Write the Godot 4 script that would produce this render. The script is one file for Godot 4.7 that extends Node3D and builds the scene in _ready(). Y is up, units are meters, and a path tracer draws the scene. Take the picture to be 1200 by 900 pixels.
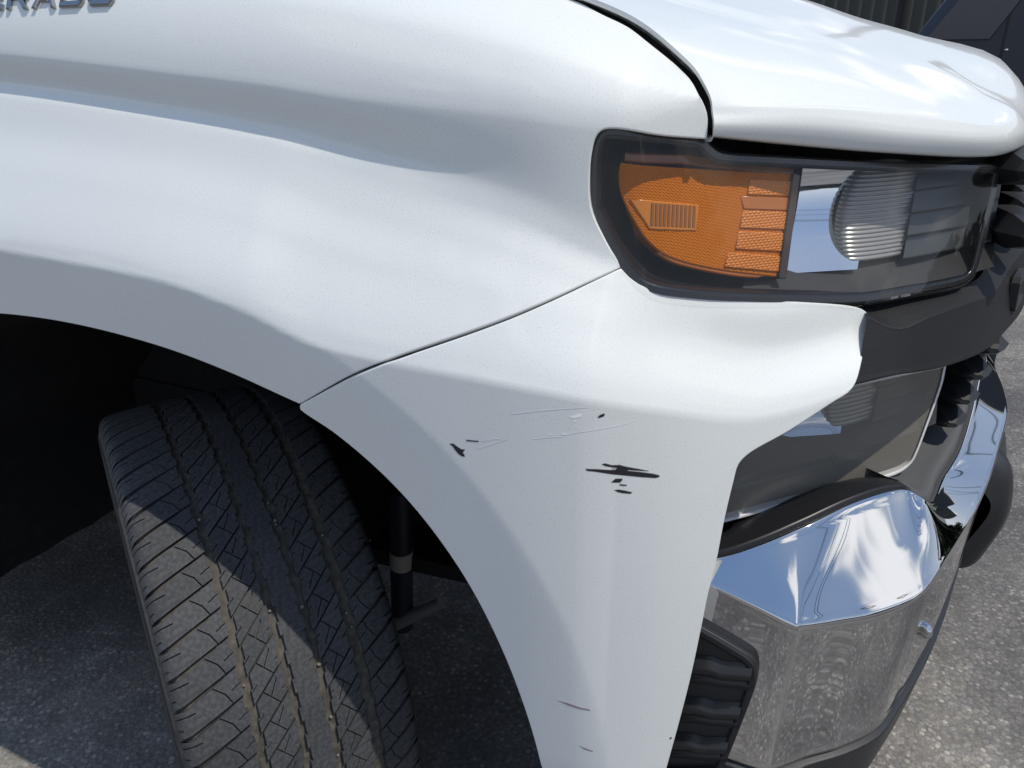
extends Node3D
# Front corner of a white pickup truck, seen close up. Metres, y up; the truck faces +x and its right side faces +z.

var M := {}
var truck: Node3D

func _ready():
	# ---- camera, sky, sun, exposure
	var cam := Camera3D.new(); cam.name = "camera"
	cam.position = Vector3(0.82, 1.25, 1.57)
	cam.rotation_order = EULER_ORDER_YXZ
	cam.rotation_degrees = Vector3(-23.3, 25.0, -0.4)
	cam.fov = 53.0; cam.near = 0.02; cam.far = 400.0
	add_child(cam)
	var env := Environment.new()
	env.background_mode = Environment.BG_SKY
	var sky := Sky.new(); sky.sky_material = make_sky(); env.sky = sky
	env.background_energy_multiplier = 1.12
	env.tonemap_mode = Environment.TONE_MAPPER_LINEAR
	env.tonemap_exposure = 0.95
	env.sdfgi_enabled = true; env.ssao_enabled = true; env.ssil_enabled = true
	var we := WorldEnvironment.new(); we.name = "world_environment"; we.environment = env; add_child(we)
	var sun := DirectionalLight3D.new(); sun.name = "sun"
	sun.light_energy = 1.16; sun.light_angular_distance = 0.5; sun.light_color = Color(1.0, 0.975, 0.93)
	sun.shadow_enabled = true
	sun.basis = Basis.looking_at(-SUN_DIR.normalized())
	add_child(sun)
	make_materials()
	build_ground()
	truck = Node3D.new(); truck.name = "pickup_truck"; add_child(truck)
	truck.set_meta("label", "white pickup truck with scratched front corner, chrome bumper and turned front wheel")
	truck.set_meta("category", "pickup truck")
	build_body()
	build_hood()
	build_headlight()
	build_lower_lamp()
	build_front()
	build_marks()
	build_badge()
	build_wheel()
	build_pebbles()
	build_underside()
	build_rear()
	build_surroundings()

const SUN_DIR := Vector3(0.50, 1.0, 0.055)

# ---------------------------------------------------------------- helpers
func put(called: String, mesh: Mesh, mat: Material, parent: Node = null) -> MeshInstance3D:
	var o := MeshInstance3D.new(); o.name = called; o.mesh = mesh
	if mat: o.material_override = mat
	(parent if parent else self).add_child(o, true)
	return o

func holder(called: String, parent: Node, at := Vector3.ZERO) -> Node3D:
	var o := Node3D.new(); o.name = called; o.position = at; parent.add_child(o, true); return o

func slopes(x: PackedFloat32Array, y: PackedFloat32Array) -> PackedFloat32Array:
	var n := x.size(); var m := PackedFloat32Array(); m.resize(n)
	m[0] = (y[1] - y[0]) / (x[1] - x[0]); m[n - 1] = (y[n - 1] - y[n - 2]) / (x[n - 1] - x[n - 2])
	for i in range(1, n - 1):
		var h0 := x[i] - x[i - 1]; var h1 := x[i + 1] - x[i]
		var d0 := (y[i] - y[i - 1]) / h0; var d1 := (y[i + 1] - y[i]) / h1
		if d0 * d1 > 0.0:
			var w1 := 2.0 * h1 + h0; var w2 := h1 + 2.0 * h0
			m[i] = (w1 + w2) / (w1 / d0 + w2 / d1)
	return m

func herm(x: PackedFloat32Array, y: PackedFloat32Array, m: PackedFloat32Array, q: float) -> float:
	var n := x.size()
	if q <= x[0]: return y[0] + m[0] * (q - x[0])
	if q >= x[n - 1]: return y[n - 1] + m[n - 1] * (q - x[n - 1])
	var i := clampi(x.bsearch(q) - 1, 0, n - 2)
	var h := x[i + 1] - x[i]; var t := (q - x[i]) / h
	return (2.0 * t * t * t - 3.0 * t * t + 1.0) * y[i] + (t * t * t - 2.0 * t * t + t) * h * m[i] + (-2.0 * t * t * t + 3.0 * t * t) * y[i + 1] + (t * t * t - t * t) * h * m[i + 1]

# A smooth line through points; a point given twice is a corner. a/b are (x, y) pairs.
func smooth_line(p: Array, step: float, closed := false) -> PackedVector2Array:
	var runs := []; var run := []
	for i in p.size():
		run.append(p[i])
		if i + 1 < p.size() and p[i] == p[i + 1]:
			runs.append(run); run = []
	runs.append(run)
	var out := PackedVector2Array()
	for r in runs:
		if r.size() == 1:
			continue
		for i in r.size() - 1:
			var a: Vector2 = r[maxi(i - 1, 0)]; var b: Vector2 = r[i]; var c: Vector2 = r[i + 1]; var d: Vector2 = r[mini(i + 2, r.size() - 1)]
			var h := b.distance_to(c)
			var m0 := (c - a) * (h / maxf(a.distance_to(b) + h, 1e-6)); var m1 := (d - b) * (h / maxf(c.distance_to(d) + h, 1e-6))
			if i == 0: m0 = c - b
			if i == r.size() - 2: m1 = c - b
			var n := maxi(1, int(ceil(h / step)))
			for k in n:
				var t := float(k) / n
				out.append((2.0 * t * t * t - 3.0 * t * t + 1.0) * b + (t * t * t - 2.0 * t * t + t) * m0 + (-2.0 * t * t * t + 3.0 * t * t) * c + (t * t * t - t * t) * m1)
	if not closed or (p[p.size() - 1] as Vector2).distance_to(out[0]) > 1e-6: out.append(p[p.size() - 1])
	return out

# A sheet over the (a, b) plane cut out by an outline; f(a, b) gives the point. Its rim is rounded and folded back.
func panel(outline: PackedVector2Array, f: Callable, cell: float, rim := 0.002, fold := 0.012) -> ArrayMesh:
	if Geometry2D.is_polygon_clockwise(outline): outline.reverse()
	var lo := Vector2(INF, INF); var hi := -lo
	for p in outline: lo = lo.min(p); hi = hi.max(p)
	var nx := int(ceil((hi.x - lo.x) / cell)) + 1; var ny := int(ceil((hi.y - lo.y) / cell)) + 1
	var st := SurfaceTool.new(); st.begin(Mesh.PRIMITIVE_TRIANGLES)
	var e := 0.0008
	var count := [0]
	var seen := {}
	var vert := func(p: Vector2) -> int:
		var key := Vector2i((p * 100000.0).round())
		if seen.has(key): return seen[key]
		var q: Vector3 = f.call(p.x, p.y)
		var n: Vector3 = ((f.call(p.x, p.y + e) as Vector3) - q).cross((f.call(p.x + e, p.y) as Vector3) - q).normalized() * -1.0
		st.set_normal(n); st.set_uv(p); st.add_vertex(q)
		seen[key] = count[0]; count[0] += 1
		return count[0] - 1
	var touched := {}
	for i in outline.size():
		var a := outline[i]; var b := outline[(i + 1) % outline.size()]
		var k := int(ceil(a.distance_to(b) / (cell * 0.3))) + 1
		for j in k + 1:
			var q := (a.lerp(b, float(j) / k) - lo) / cell
			touched[Vector2i(int(floor(q.x)), int(floor(q.y)))] = true
	for j in ny:
		var cross := []
		var cy := lo.y + (j + 0.5) * cell + 1.7e-6
		for i in outline.size():
			var a := outline[i]; var b := outline[(i + 1) % outline.size()]
			if (a.y > cy) != (b.y > cy): cross.append(a.x + (cy - a.y) / (b.y - a.y) * (b.x - a.x))
		for i in nx:
			var a := lo + Vector2(i, j) * cell
			var box := PackedVector2Array([a, a + Vector2(cell, 0), a + Vector2(cell, cell), a + Vector2(0, cell)])
			if touched.has(Vector2i(i, j)):
				for piece in Geometry2D.intersect_polygons(outline, box):
					var tri := Geometry2D.triangulate_polygon(piece)
					for k in range(0, tri.size(), 3):
						var t := [piece[tri[k]], piece[tri[k + 1]], piece[tri[k + 2]]]
						var w := ((t[1] - t[0]) as Vector2).cross(t[2] - t[0])
						if absf(w) < 1e-10: continue
						var id := [vert.call(t[0]), vert.call(t[1]), vert.call(t[2])]
						if w > 0: id = [id[0], id[2], id[1]]
						for x in id: st.add_index(x)
			elif cross.reduce(func(s, x): return s + (1 if x > a.x + cell * 0.5 else 0), 0) % 2 == 1:
				var id := []
				for q in box: id.append(vert.call(q))
				for x in [0, 2, 1, 0, 3, 2]: st.add_index(id[x])
	# rounded rim and return flange
	if rim > 0.0:
		var n := outline.size(); var rows := 6
		var base: int = count[0]
		for i in n:
			var p := outline[i]
			var dir := (outline[(i + 1) % n] - outline[(i + n - 1) % n]).normalized()
			var q: Vector3 = f.call(p.x, p.y)
			var da: Vector3 = ((f.call(p.x + e, p.y) as Vector3) - q) / e; var db: Vector3 = ((f.call(p.x, p.y + e) as Vector3) - q) / e
			var nn := da.cross(db).normalized()
			var along := (da * dir.x + db * dir.y).normalized()
			var out := along.cross(nn).normalized()
			for k in rows:
				var w := minf(k / 4.0, 1.0) * PI / 2
				var at := q + out * rim * sin(w) - nn * rim * (1.0 - cos(w))
				if k == rows - 1: at -= nn * fold
				st.set_normal(out * sin(w) + nn * cos(w)); st.set_uv(p); st.add_vertex(at)
		for i in n:
			for k in rows - 1:
				var a := base + i * rows + k; var b := base + ((i + 1) % n) * rows + k
				for x in [a, b, b + 1, a, b + 1, a + 1]: st.add_index(x)
	return st.commit()

# A smooth sheet through a net of points (rows of equal length).
func loft(net: Array, nu: int, nv: int, mirror := false) -> ArrayMesh:
	return grid_mesh(loft_grid(net, nu, nv), mirror)

func loft_grid(net: Array, nu: int, nv: int) -> Array:
	var rows := net.size(); var cols: int = net[0].size()
	var tv := PackedFloat32Array([0.0]); var tu := PackedFloat32Array([0.0])
	for i in range(1, rows):
		var s := 0.0
		for j in cols: s += (net[i][j] as Vector3).distance_to(net[i - 1][j])
		tv.append(tv[i - 1] + maxf(s / cols, 1e-4))
	for j in range(1, cols):
		var s := 0.0
		for i in rows: s += (net[i][j] as Vector3).distance_to(net[i][j - 1])
		tu.append(tu[j - 1] + maxf(s / rows, 1e-4))
	var mid := []   # rows x samples
	var us := spread(tu, nu); var vs := spread(tv, nv)
	for i in rows:
		var line := []
		for u in us: line.append(along_points(net[i], tu, u))
		mid.append(line)
	var grid := []
	for v in vs:
		grid.append([])
	for k in us.size():
		var col := []
		for i in rows: col.append(mid[i][k])
		for v in vs.size(): grid[v].append(along_points(col, tv, vs[v]))
	return grid

func spread(t: PackedFloat32Array, n: int) -> PackedFloat32Array:
	var out := PackedFloat32Array()
	var total := t[t.size() - 1]
	for i in t.size() - 1:
		var k := maxi(2, int(round(n * (t[i + 1] - t[i]) / total)))
		for j in k: out.append(lerpf(t[i], t[i + 1], float(j) / k))
	out.append(total)
	return out

func along_points(p: Array, t: PackedFloat32Array, q: float) -> Vector3:
	var n := p.size()
	var i := clampi(t.bsearch(q) - 1, 0, n - 2)
	var h := t[i + 1] - t[i]; var s := clampf((q - t[i]) / h, 0.0, 1.0)
	var b: Vector3 = p[i]; var c: Vector3 = p[i + 1]
	var d1: Vector3 = (c - b) / h
	var m0 := d1; var m1 := d1
	if i > 0:
		var h0 := t[i] - t[i - 1]; var d0: Vector3 = (b - (p[i - 1] as Vector3)) / h0
		m0 = (d0 * h + d1 * h0) / (h0 + h)
	if i < n - 2:
		var h2 := t[i + 2] - t[i + 1]; var d2: Vector3 = ((p[i + 2] as Vector3) - c) / h2
		m1 = (d2 * h + d1 * h2) / (h2 + h)
	return (2.0 * s * s * s - 3.0 * s * s + 1.0) * b + (s * s * s - 2.0 * s * s + s) * h * m0 + (-2.0 * s * s * s + 3.0 * s * s) * c + (s * s * s - s * s) * h * m1

func grid_mesh(grid: Array, mirror := false) -> ArrayMesh:
	var st := SurfaceTool.new(); st.begin(Mesh.PRIMITIVE_TRIANGLES)
	var nv := grid.size(); var nu: int = grid[0].size()
	for side in ([1, -1] if mirror else [1]):
		var base := 0 if side == 1 else nv * nu
		for v in nv:
			for u in nu:
				var du: Vector3 = grid[v][mini(u + 1, nu - 1)] - grid[v][maxi(u - 1, 0)]
				var dv: Vector3 = grid[mini(v + 1, nv - 1)][u] - grid[maxi(v - 1, 0)][u]
				var n := du.cross(dv).normalized(); var p: Vector3 = grid[v][u]
				var flip := Vector3(1, 1, side)
				st.set_normal(n * flip); st.set_uv(Vector2(float(u) / (nu - 1), float(v) / (nv - 1))); st.add_vertex(p * flip)
		for v in nv - 1:
			for u in nu - 1:
				var a := base + v * nu + u
				var q := [a, a + nu, a + nu + 1, a, a + nu + 1, a + 1]
				if side == -1: q = [a, a + nu + 1, a + nu, a, a + 1, a + nu + 1]
				for x in q: st.add_index(x)
	return st.commit()

# ---------------------------------------------------------------- materials, sky
func noise_tex(sd: int, freq: float, lo: Color, hi: Color, size := 512, octaves := 4, bump := false, cut0 := 0.0, cut1 := 1.0) -> NoiseTexture2D:
	var n := FastNoiseLite.new(); n.seed = sd; n.frequency = freq; n.fractal_octaves = octaves; n.noise_type = FastNoiseLite.TYPE_SIMPLEX_SMOOTH
	var t := NoiseTexture2D.new(); t.width = size; t.height = size; t.seamless = true; t.noise = n
	var g := Gradient.new(); g.offsets = PackedFloat32Array([cut0, cut1]); g.colors = PackedColorArray([lo, hi]); t.color_ramp = g
	return t

func lin(r: float, g: float, b: float) -> Color: return Color(r, g, b).linear_to_srgb()

func mat(called: String, c: Color, rough: float, metal := 0.0) -> StandardMaterial3D:
	var m := StandardMaterial3D.new(); m.resource_name = called; m.albedo_color = c; m.roughness = rough; m.metallic = metal
	return m

func tri(m: StandardMaterial3D, scale: float) -> StandardMaterial3D:
	m.uv1_triplanar = true; m.uv1_scale = Vector3.ONE * scale; m.uv1_triplanar_sharpness = 4.0
	return m

func make_materials():
	var p := mat("white paint", lin(0.735, 0.755, 0.735), 0.55); tri(p, 3.0)
	var dust := FastNoiseLite.new(); dust.seed = 3; dust.frequency = 0.16; dust.fractal_octaves = 3
	var dt := NoiseTexture2D.new(); dt.width = 1024; dt.height = 1024; dt.seamless = true; dt.noise = dust
	var dg := Gradient.new(); dg.offsets = PackedFloat32Array([0.0, 0.70, 0.76, 0.90]); dg.colors = PackedColorArray([Color(1, 1, 1), Color(0.985, 0.985, 0.985), Color(0.955, 0.955, 0.945), Color(0.82, 0.82, 0.80)]); dt.color_ramp = dg
	p.albedo_texture = dt
	p.clearcoat_enabled = true; p.clearcoat = 0.7; p.clearcoat_roughness = 0.07
	M.paint = p
	M.black = mat("black", lin(0.010, 0.010, 0.011), 0.7)
	M.mud = mat("dried mud", lin(0.16, 0.15, 0.13), 0.9)
	M.chrome = mat("chrome", lin(0.62, 0.62, 0.63), 0.025, 1.0)
	M.mirror = mat("lamp mirror", lin(0.75, 0.76, 0.78), 0.05, 1.0)
	var g := mat("grained plastic", lin(0.016, 0.0165, 0.018), 0.55); tri(g, 12.0)
	g.heightmap_enabled = true; g.metallic_specular = 0.35; g.heightmap_scale = 0.04; g.heightmap_texture = noise_tex(8, 0.12, Color.BLACK, Color.WHITE, 512, 3)
	M.grain = g
	M.plastic = mat("black plastic", lin(0.018, 0.019, 0.021), 0.42)
	M.grey_plastic = mat("faded plastic", lin(0.075, 0.077, 0.08), 0.6)
	M.gloss_black = mat("gloss black", lin(0.008, 0.008, 0.010), 0.22)
	M.strip = mat("dark strip", lin(0.010, 0.010, 0.012), 0.4)
	M.lamp_black = mat("lamp black", lin(0.012, 0.013, 0.016), 0.3)
	M.pale_rim = mat("lens edge", lin(0.6, 0.6, 0.6), 0.3)
	M.smoke = mat("smoked wall", lin(0.035, 0.038, 0.037), 0.35)
	var cf := mat("textured shelf", lin(0.032, 0.032, 0.033), 0.35); cf.uv1_scale = Vector3(90, 20, 1)
	cf.heightmap_enabled = true; cf.heightmap_scale = 0.05; cf.heightmap_texture = weave_tex()
	M.carbon = cf
	M.flute = mat("fluted metal", lin(0.30, 0.295, 0.28), 0.3, 0.45)
	var l := mat("clear lens", Color(0.75, 0.75, 0.75, 0.012), 0.02); l.transparency = BaseMaterial3D.TRANSPARENCY_ALPHA; l.metallic_specular = 0.38
	M.lens = l
	var ll: StandardMaterial3D = l.duplicate(); ll.albedo_color = Color(0.70, 0.68, 0.64, 0.32); M.dull_lens = ll
	var am := mat("amber", lin(0.50, 0.135, 0.003), 0.3); am.uv1_scale = Vector3(400, 400, 1); am.metallic_specular = 0.15
	am.heightmap_enabled = true; am.heightmap_scale = 0.09; am.heightmap_texture = bead_tex()
	M.amber = am
	var ab := mat("amber prisms", lin(0.52, 0.15, 0.006), 0.3); ab.uv1_scale = Vector3(300, 210, 1)
	ab.heightmap_enabled = true; ab.heightmap_scale = 0.08; ab.heightmap_texture = bead_tex()
	M.amber_bright = ab
	M.amber_smooth = mat("smooth amber", lin(0.36, 0.10, 0.006), 0.2)
	M.amber_dark = mat("dark amber", lin(0.16, 0.045, 0.01), 0.2)
	M.amber_window = mat("yellow window", lin(0.50, 0.16, 0.006), 0.2)
	M.amber_rib = mat("window rib", lin(0.24, 0.08, 0.006), 0.2)
	M.brown_black = mat("brown black", lin(0.03, 0.015, 0.01), 0.25)
	M.primer = mat("grey primer", lin(0.36, 0.36, 0.37), 0.7)
	M.chip = mat("bare plastic", lin(0.014, 0.014, 0.016), 0.6)
	M.scratch_red = mat("rust scratch", lin(0.32, 0.24, 0.24), 0.6)
	M.scratch_grey = mat("grey scratch", lin(0.60, 0.60, 0.60), 0.5)
	M.scuff = mat("scuffed paint", lin(0.80, 0.79, 0.79), 0.4)
	M.glint = mat("bare glint", lin(0.90, 0.90, 0.86), 0.4)  # bare spots, their glint painted in as near white
	M.badge = mat("badge", lin(0.36, 0.355, 0.35), 0.2, 1.0)
	var r := mat("rubber", lin(0.040, 0.041, 0.044), 0.75); tri(r, 6.0); r.albedo_texture = noise_tex(21, 0.05, Color(0.62, 0.62, 0.62), Color(1, 1, 1), 512, 5)
	r.vertex_color_use_as_albedo = true
	M.rubber = r
	M.rubber_tints = []
	for k in 3:
		var q: StandardMaterial3D = r.duplicate(); q.albedo_color = lin(0.060 + 0.009 * k, 0.062 + 0.009 * k, 0.067 + 0.009 * k); M.rubber_tints.append(q)
	var gr := mat("dusty rubber", lin(0.13, 0.118, 0.10), 0.9); tri(gr, 5.0); gr.albedo_texture = noise_tex(23, 0.03, Color(0.55, 0.54, 0.53), Color(1, 1, 1), 512, 5)
	M.groove = gr
	M.steel = mat("wheel steel", lin(0.35, 0.35, 0.36), 0.35, 0.8)
	M.steel_dull = mat("dull steel", lin(0.20, 0.20, 0.20), 0.6, 0.3)
	var li := mat("liner", lin(0.012, 0.012, 0.014), 0.8); tri(li, 2.0); li.albedo_texture = noise_tex(31, 0.03, Color(0.5, 0.5, 0.5), Color(1, 1, 1), 512, 5)
	M.liner = li
	M.dark_blue = mat("painted steel", lin(0.012, 0.014, 0.024), 0.5)
	M.navy = mat("navy paint", lin(0.012, 0.016, 0.026), 0.35)
	M.van_glass = mat("tinted glass", lin(0.035, 0.034, 0.045), 0.15)
	M.fence = mat("fence sheet", lin(0.055, 0.058, 0.052), 0.8)
	M.leaf = mat("foliage", lin(0.035, 0.05, 0.022), 0.8)
	M.paper = mat("label paper", lin(0.35, 0.33, 0.29), 0.8)
	var a := mat("asphalt", lin(1, 1, 1), 0.92); tri(a, 0.9)
	a.uv1_world_triplanar = true
	var at := asphalt_images()
	a.albedo_texture = at[0]; a.heightmap_enabled = true; a.heightmap_scale = 0.35; a.heightmap_texture = at[1]
	a.detail_enabled = true; a.detail_blend_mode = BaseMaterial3D.BLEND_MODE_MUL; a.detail_uv_layer = BaseMaterial3D.DETAIL_UV_2
	a.uv2_triplanar = true; a.uv2_world_triplanar = true; a.uv2_scale = Vector3.ONE * 0.17
	a.detail_albedo = noise_tex(41, 0.01, Color(0.58, 0.58, 0.60), Color(1, 0.985, 0.96), 512, 5)
	M.asphalt = a

func bead_tex() -> Texture2D:
	var im := Image.create(48, 84, false, Image.FORMAT_RGB8)
	for j in 84:
		for i in 48:
			var h := 0.0
			for c in [Vector2(0, 0), Vector2(48, 0), Vector2(0, 84), Vector2(48, 84), Vector2(24, 42)]:
				h = maxf(h, 1.0 - ((Vector2(i, j) - c) * Vector2(1, 0.98)).length() / 28.0)
			im.set_pixel(i, j, Color(h, h, h))
	return ImageTexture.create_from_image(im)

func weave_tex() -> Texture2D:
	var im := Image.create(64, 64, false, Image.FORMAT_RGB8)
	for j in 64:
		for i in 64:
			var h := 0.5 + 0.5 * sin((i + j) / 64.0 * TAU)
			if ((i * 2 / 64 + j * 2 / 64) % 2) == 0: h = 0.5 + 0.5 * sin((i - j) / 64.0 * TAU)
			im.set_pixel(i, j, Color(h, h, h))
	return ImageTexture.create_from_image(im)

func asphalt_images() -> Array:
	var n := FastNoiseLite.new(); n.seed = 4; n.noise_type = FastNoiseLite.TYPE_CELLULAR; n.frequency = 0.12; n.fractal_type = FastNoiseLite.FRACTAL_NONE
	n.cellular_return_type = FastNoiseLite.RETURN_CELL_VALUE
	var s := 1024
	var cell := n.get_seamless_image(s, s)
	n.cellular_return_type = FastNoiseLite.RETURN_DISTANCE
	var dist := n.get_seamless_image(s, s)
	var f := FastNoiseLite.new(); f.seed = 9; f.frequency = 0.012; f.fractal_octaves = 5
	var soft := f.get_seamless_image(s, s)
	f.frequency = 0.2; f.seed = 10
	var fine := f.get_seamless_image(s, s)
	var col := Image.create(s, s, false, Image.FORMAT_RGB8); var hgt := Image.create(s, s, false, Image.FORMAT_RGB8)
	for j in s:
		for i in s:
			var c := cell.get_pixel(i, j).r; var d := dist.get_pixel(i, j).r; var so := soft.get_pixel(i, j).r; var fi := fine.get_pixel(i, j).r
			var stone := smoothstep(0.62, 0.35, d)
			var v := lerpf(0.20, 0.23 + 0.14 * c * c + (0.10 if c > 0.93 else 0.0), stone) * (0.72 + 0.56 * fi) * (0.78 + 0.44 * so)
			var warm := (c * 7.0 - floorf(c * 7.0)) * 0.12
			col.set_pixel(i, j, Color(v * (1.0 + warm * 0.6), v * (0.985 + warm * 0.2), v * (0.97 - warm * 0.5)).linear_to_srgb())
			var hh := clampf(0.25 + 0.5 * (1.0 - d) * (0.5 + 0.5 * c) + 0.25 * fi, 0.0, 1.0)
			hgt.set_pixel(i, j, Color(hh, hh, hh))
	return [ImageTexture.create_from_image(col), ImageTexture.create_from_image(hgt)]

func make_sky() -> Material:
	var w := 1280; var h := 640
	var im := Image.create(w, h, false, Image.FORMAT_RGBF)
	var n := FastNoiseLite.new(); n.seed = 11; n.frequency = 1.5; n.fractal_octaves = 6; n.fractal_gain = 0.5; n.noise_type = FastNoiseLite.TYPE_SIMPLEX_SMOOTH
	var sun := SUN_DIR.normalized()
	var clouds := []
	for c in [[54, 80, 0.38, 0.24], [36, 88, 0.34, 0.20], [74, 100, 0.30, 0.12], [14, 100, 0.45, 0.16], [20, 118, 0.35, 0.14], [35, -20, 0.4, 0.4], [25, 170, 0.4, 0.3]]:
		var el := deg_to_rad(c[0]); var az := deg_to_rad(c[1])
		clouds.append([Vector3(cos(el) * sin(az), sin(el), cos(el) * cos(az)), c[2], c[3]])
	for j in h:
		var up := PI * (0.5 - (j + 0.5) / h)
		for i in w:
			var az := TAU * (i + 0.5) / w
			var d := Vector3(cos(up) * sin(az), sin(up), -cos(up) * cos(az))
			var c := Color(0.2, 0.195, 0.19)
			if d.y > 0.0:
				var t := pow(1.0 - d.y, 3.5)
				c = Color(0.18, 0.31, 0.57).lerp(Color(0.78, 0.84, 0.90), t)
				var glow := pow(maxf(d.dot(sun), 0.0), 14.0)
				c = c.lerp(Color(0.8, 0.83, 0.88), glow * 0.4)
				var q := Vector3(d.x, 0, d.z) / (d.y + 0.22)
				var k := n.get_noise_3d(q.x, q.y, q.z) + 0.45 * n.get_noise_3d(q.x * 0.35 + 7.0, 3.0, q.z * 0.35)
				for cl in clouds: k += cl[1] * exp(-pow(acos(clampf(d.dot(cl[0]), -1.0, 1.0)) / cl[2], 2.0))
				var cover := smoothstep(0.15, 0.38, k + CLOUD_BIAS)
				c = c.lerp(Color(1.2, 1.22, 1.25) * (0.75 + 0.3 * smoothstep(0.2, 0.7, k)), cover * 0.95)
			im.set_pixel(i, j, c)
	var m := PanoramaSkyMaterial.new(); m.panorama = ImageTexture.create_from_image(im)
	return m

const CLOUD_BIAS := -0.12

func build_ground():
	var pm := PlaneMesh.new(); pm.size = Vector2(300, 300)
	var g := put("ground", pm, M.asphalt); g.set_meta("kind", "structure"); g.set_meta("label", "worn grey asphalt of the car park")

# ---------------------------------------------------------------- body side
const ST_X := [-0.900, -0.500, -0.080, 0.180, 0.290, 0.380, 0.540, 0.620, 0.680, 0.760, 0.860]
func body_rows() -> Array:
	return [
		{"row": "roll_in", "y": PackedFloat32Array([1.45, 1.44, 1.42, 1.4, 1.385, 1.368, 1.324, 1.292, 1.252, 1.25, 1.25]), "z": PackedFloat32Array([0.76, 0.77, 0.78, 0.785, 0.787, 0.788, 0.786, 0.785, 0.786, 0.71, 0.59])},
		{"row": "hood_gap", "y": PackedFloat32Array([1.42, 1.41, 1.39, 1.37, 1.355, 1.338, 1.294, 1.262, 1.222, 1.22, 1.22]), "z": PackedFloat32Array([0.85, 0.86, 0.87, 0.875, 0.877, 0.878, 0.876, 0.875, 0.876, 0.8, 0.68])},
		{"row": "shoulder", "y": PackedFloat32Array([1.353, 1.342, 1.323, 1.304, 1.292, 1.279, 1.25, 1.229, 1.214, 1.21, 1.21]), "z": PackedFloat32Array([0.928, 0.9419, 0.9527, 0.9577, 0.9573, 0.9552, 0.9454, 0.9288, 0.883, 0.8, 0.68])},
		{"row": "above_crease", "y": PackedFloat32Array([1.29, 1.28, 1.262, 1.243, 1.234, 1.224, 1.21, 1.201, 1.21, 1.205, 1.205]), "z": PackedFloat32Array([0.9482, 0.9632, 0.9742, 0.9792, 0.9782, 0.9752, 0.9632, 0.9422, 0.8832, 0.7982, 0.6782])},
		{"row": "below_crease", "y": PackedFloat32Array([1.281, 1.271, 1.253, 1.234, 1.225, 1.215, 1.201, 1.192, 1.201, 1.196, 1.196]), "z": PackedFloat32Array([0.9492, 0.9642, 0.9752, 0.9802, 0.9792, 0.9762, 0.9642, 0.9432, 0.8842, 0.7992, 0.6792])},
		{"row": "valley", "y": PackedFloat32Array([1.25, 1.24, 1.223, 1.202, 1.19, 1.175, 1.146, 1.122, 1.114, 1.095, 1.095]), "z": PackedFloat32Array([0.942, 0.957, 0.968, 0.973, 0.972, 0.9695, 0.961, 0.943, 0.885, 0.8, 0.68])},
		{"row": "below_valley", "y": PackedFloat32Array([1.235, 1.225, 1.208, 1.186, 1.173, 1.156, 1.12, 1.09, 1.075, 1.05, 1.05]), "z": PackedFloat32Array([0.949, 0.964, 0.975, 0.98, 0.979, 0.975, 0.965, 0.946, 0.905, 0.835, 0.72])},
		{"row": "turn", "y": PackedFloat32Array([1.192, 1.186, 1.174, 1.156, 1.142, 1.123, 1.093, 1.067, 1.051, 1.027, 1.03]), "z": PackedFloat32Array([0.9587, 0.9756, 0.9889, 0.9935, 0.9925, 0.9885, 0.9773, 0.9585, 0.9177, 0.8473, 0.7352])},
		{"row": "swell", "y": PackedFloat32Array([1.138, 1.136, 1.131, 1.118, 1.103, 1.081, 1.058, 1.038, 1.022, 0.9975, 1.005]), "z": PackedFloat32Array([0.9745, 0.9945, 1.012, 1.015, 1.014, 1.01, 0.9975, 0.979, 0.9305, 0.8555, 0.748])},
		{"row": "shelf", "y": PackedFloat32Array([1.047, 1.054, 1.062, 1.057, 1.039, 1.013, 1.002, 0.992, 0.975, 0.952, 0.967]), "z": PackedFloat32Array([0.9982, 1.023, 1.045, 1.047, 1.047, 1.043, 1.026, 1.008, 0.9667, 0.8942, 0.7922])},
		{"row": "face", "y": PackedFloat32Array([1.035, 1.042, 1.05, 1.045, 1.027, 1.001, 0.99, 0.98, 0.963, 0.94, 0.955]), "z": PackedFloat32Array([1, 1.025, 1.048, 1.051, 1.05, 1.046, 1.03, 1.012, 0.972, 0.9, 0.8])},
		{"row": "low", "y": PackedFloat32Array([0.55, 0.55, 0.55, 0.55, 0.55, 0.55, 0.55, 0.55, 0.55, 0.55, 0.55]), "z": PackedFloat32Array([0.98, 1, 1.03, 1.03, 1.03, 1.03, 1.022, 1.005, 0.98, 0.925, 0.84])},
		{"row": "bottom", "y": PackedFloat32Array([0.3, 0.3, 0.3, 0.3, 0.3, 0.3, 0.3, 0.3, 0.3, 0.3, 0.3]), "z": PackedFloat32Array([0.95, 0.97, 1, 1, 1, 1, 0.992, 0.975, 0.95, 0.895, 0.81])},
	]
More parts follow.
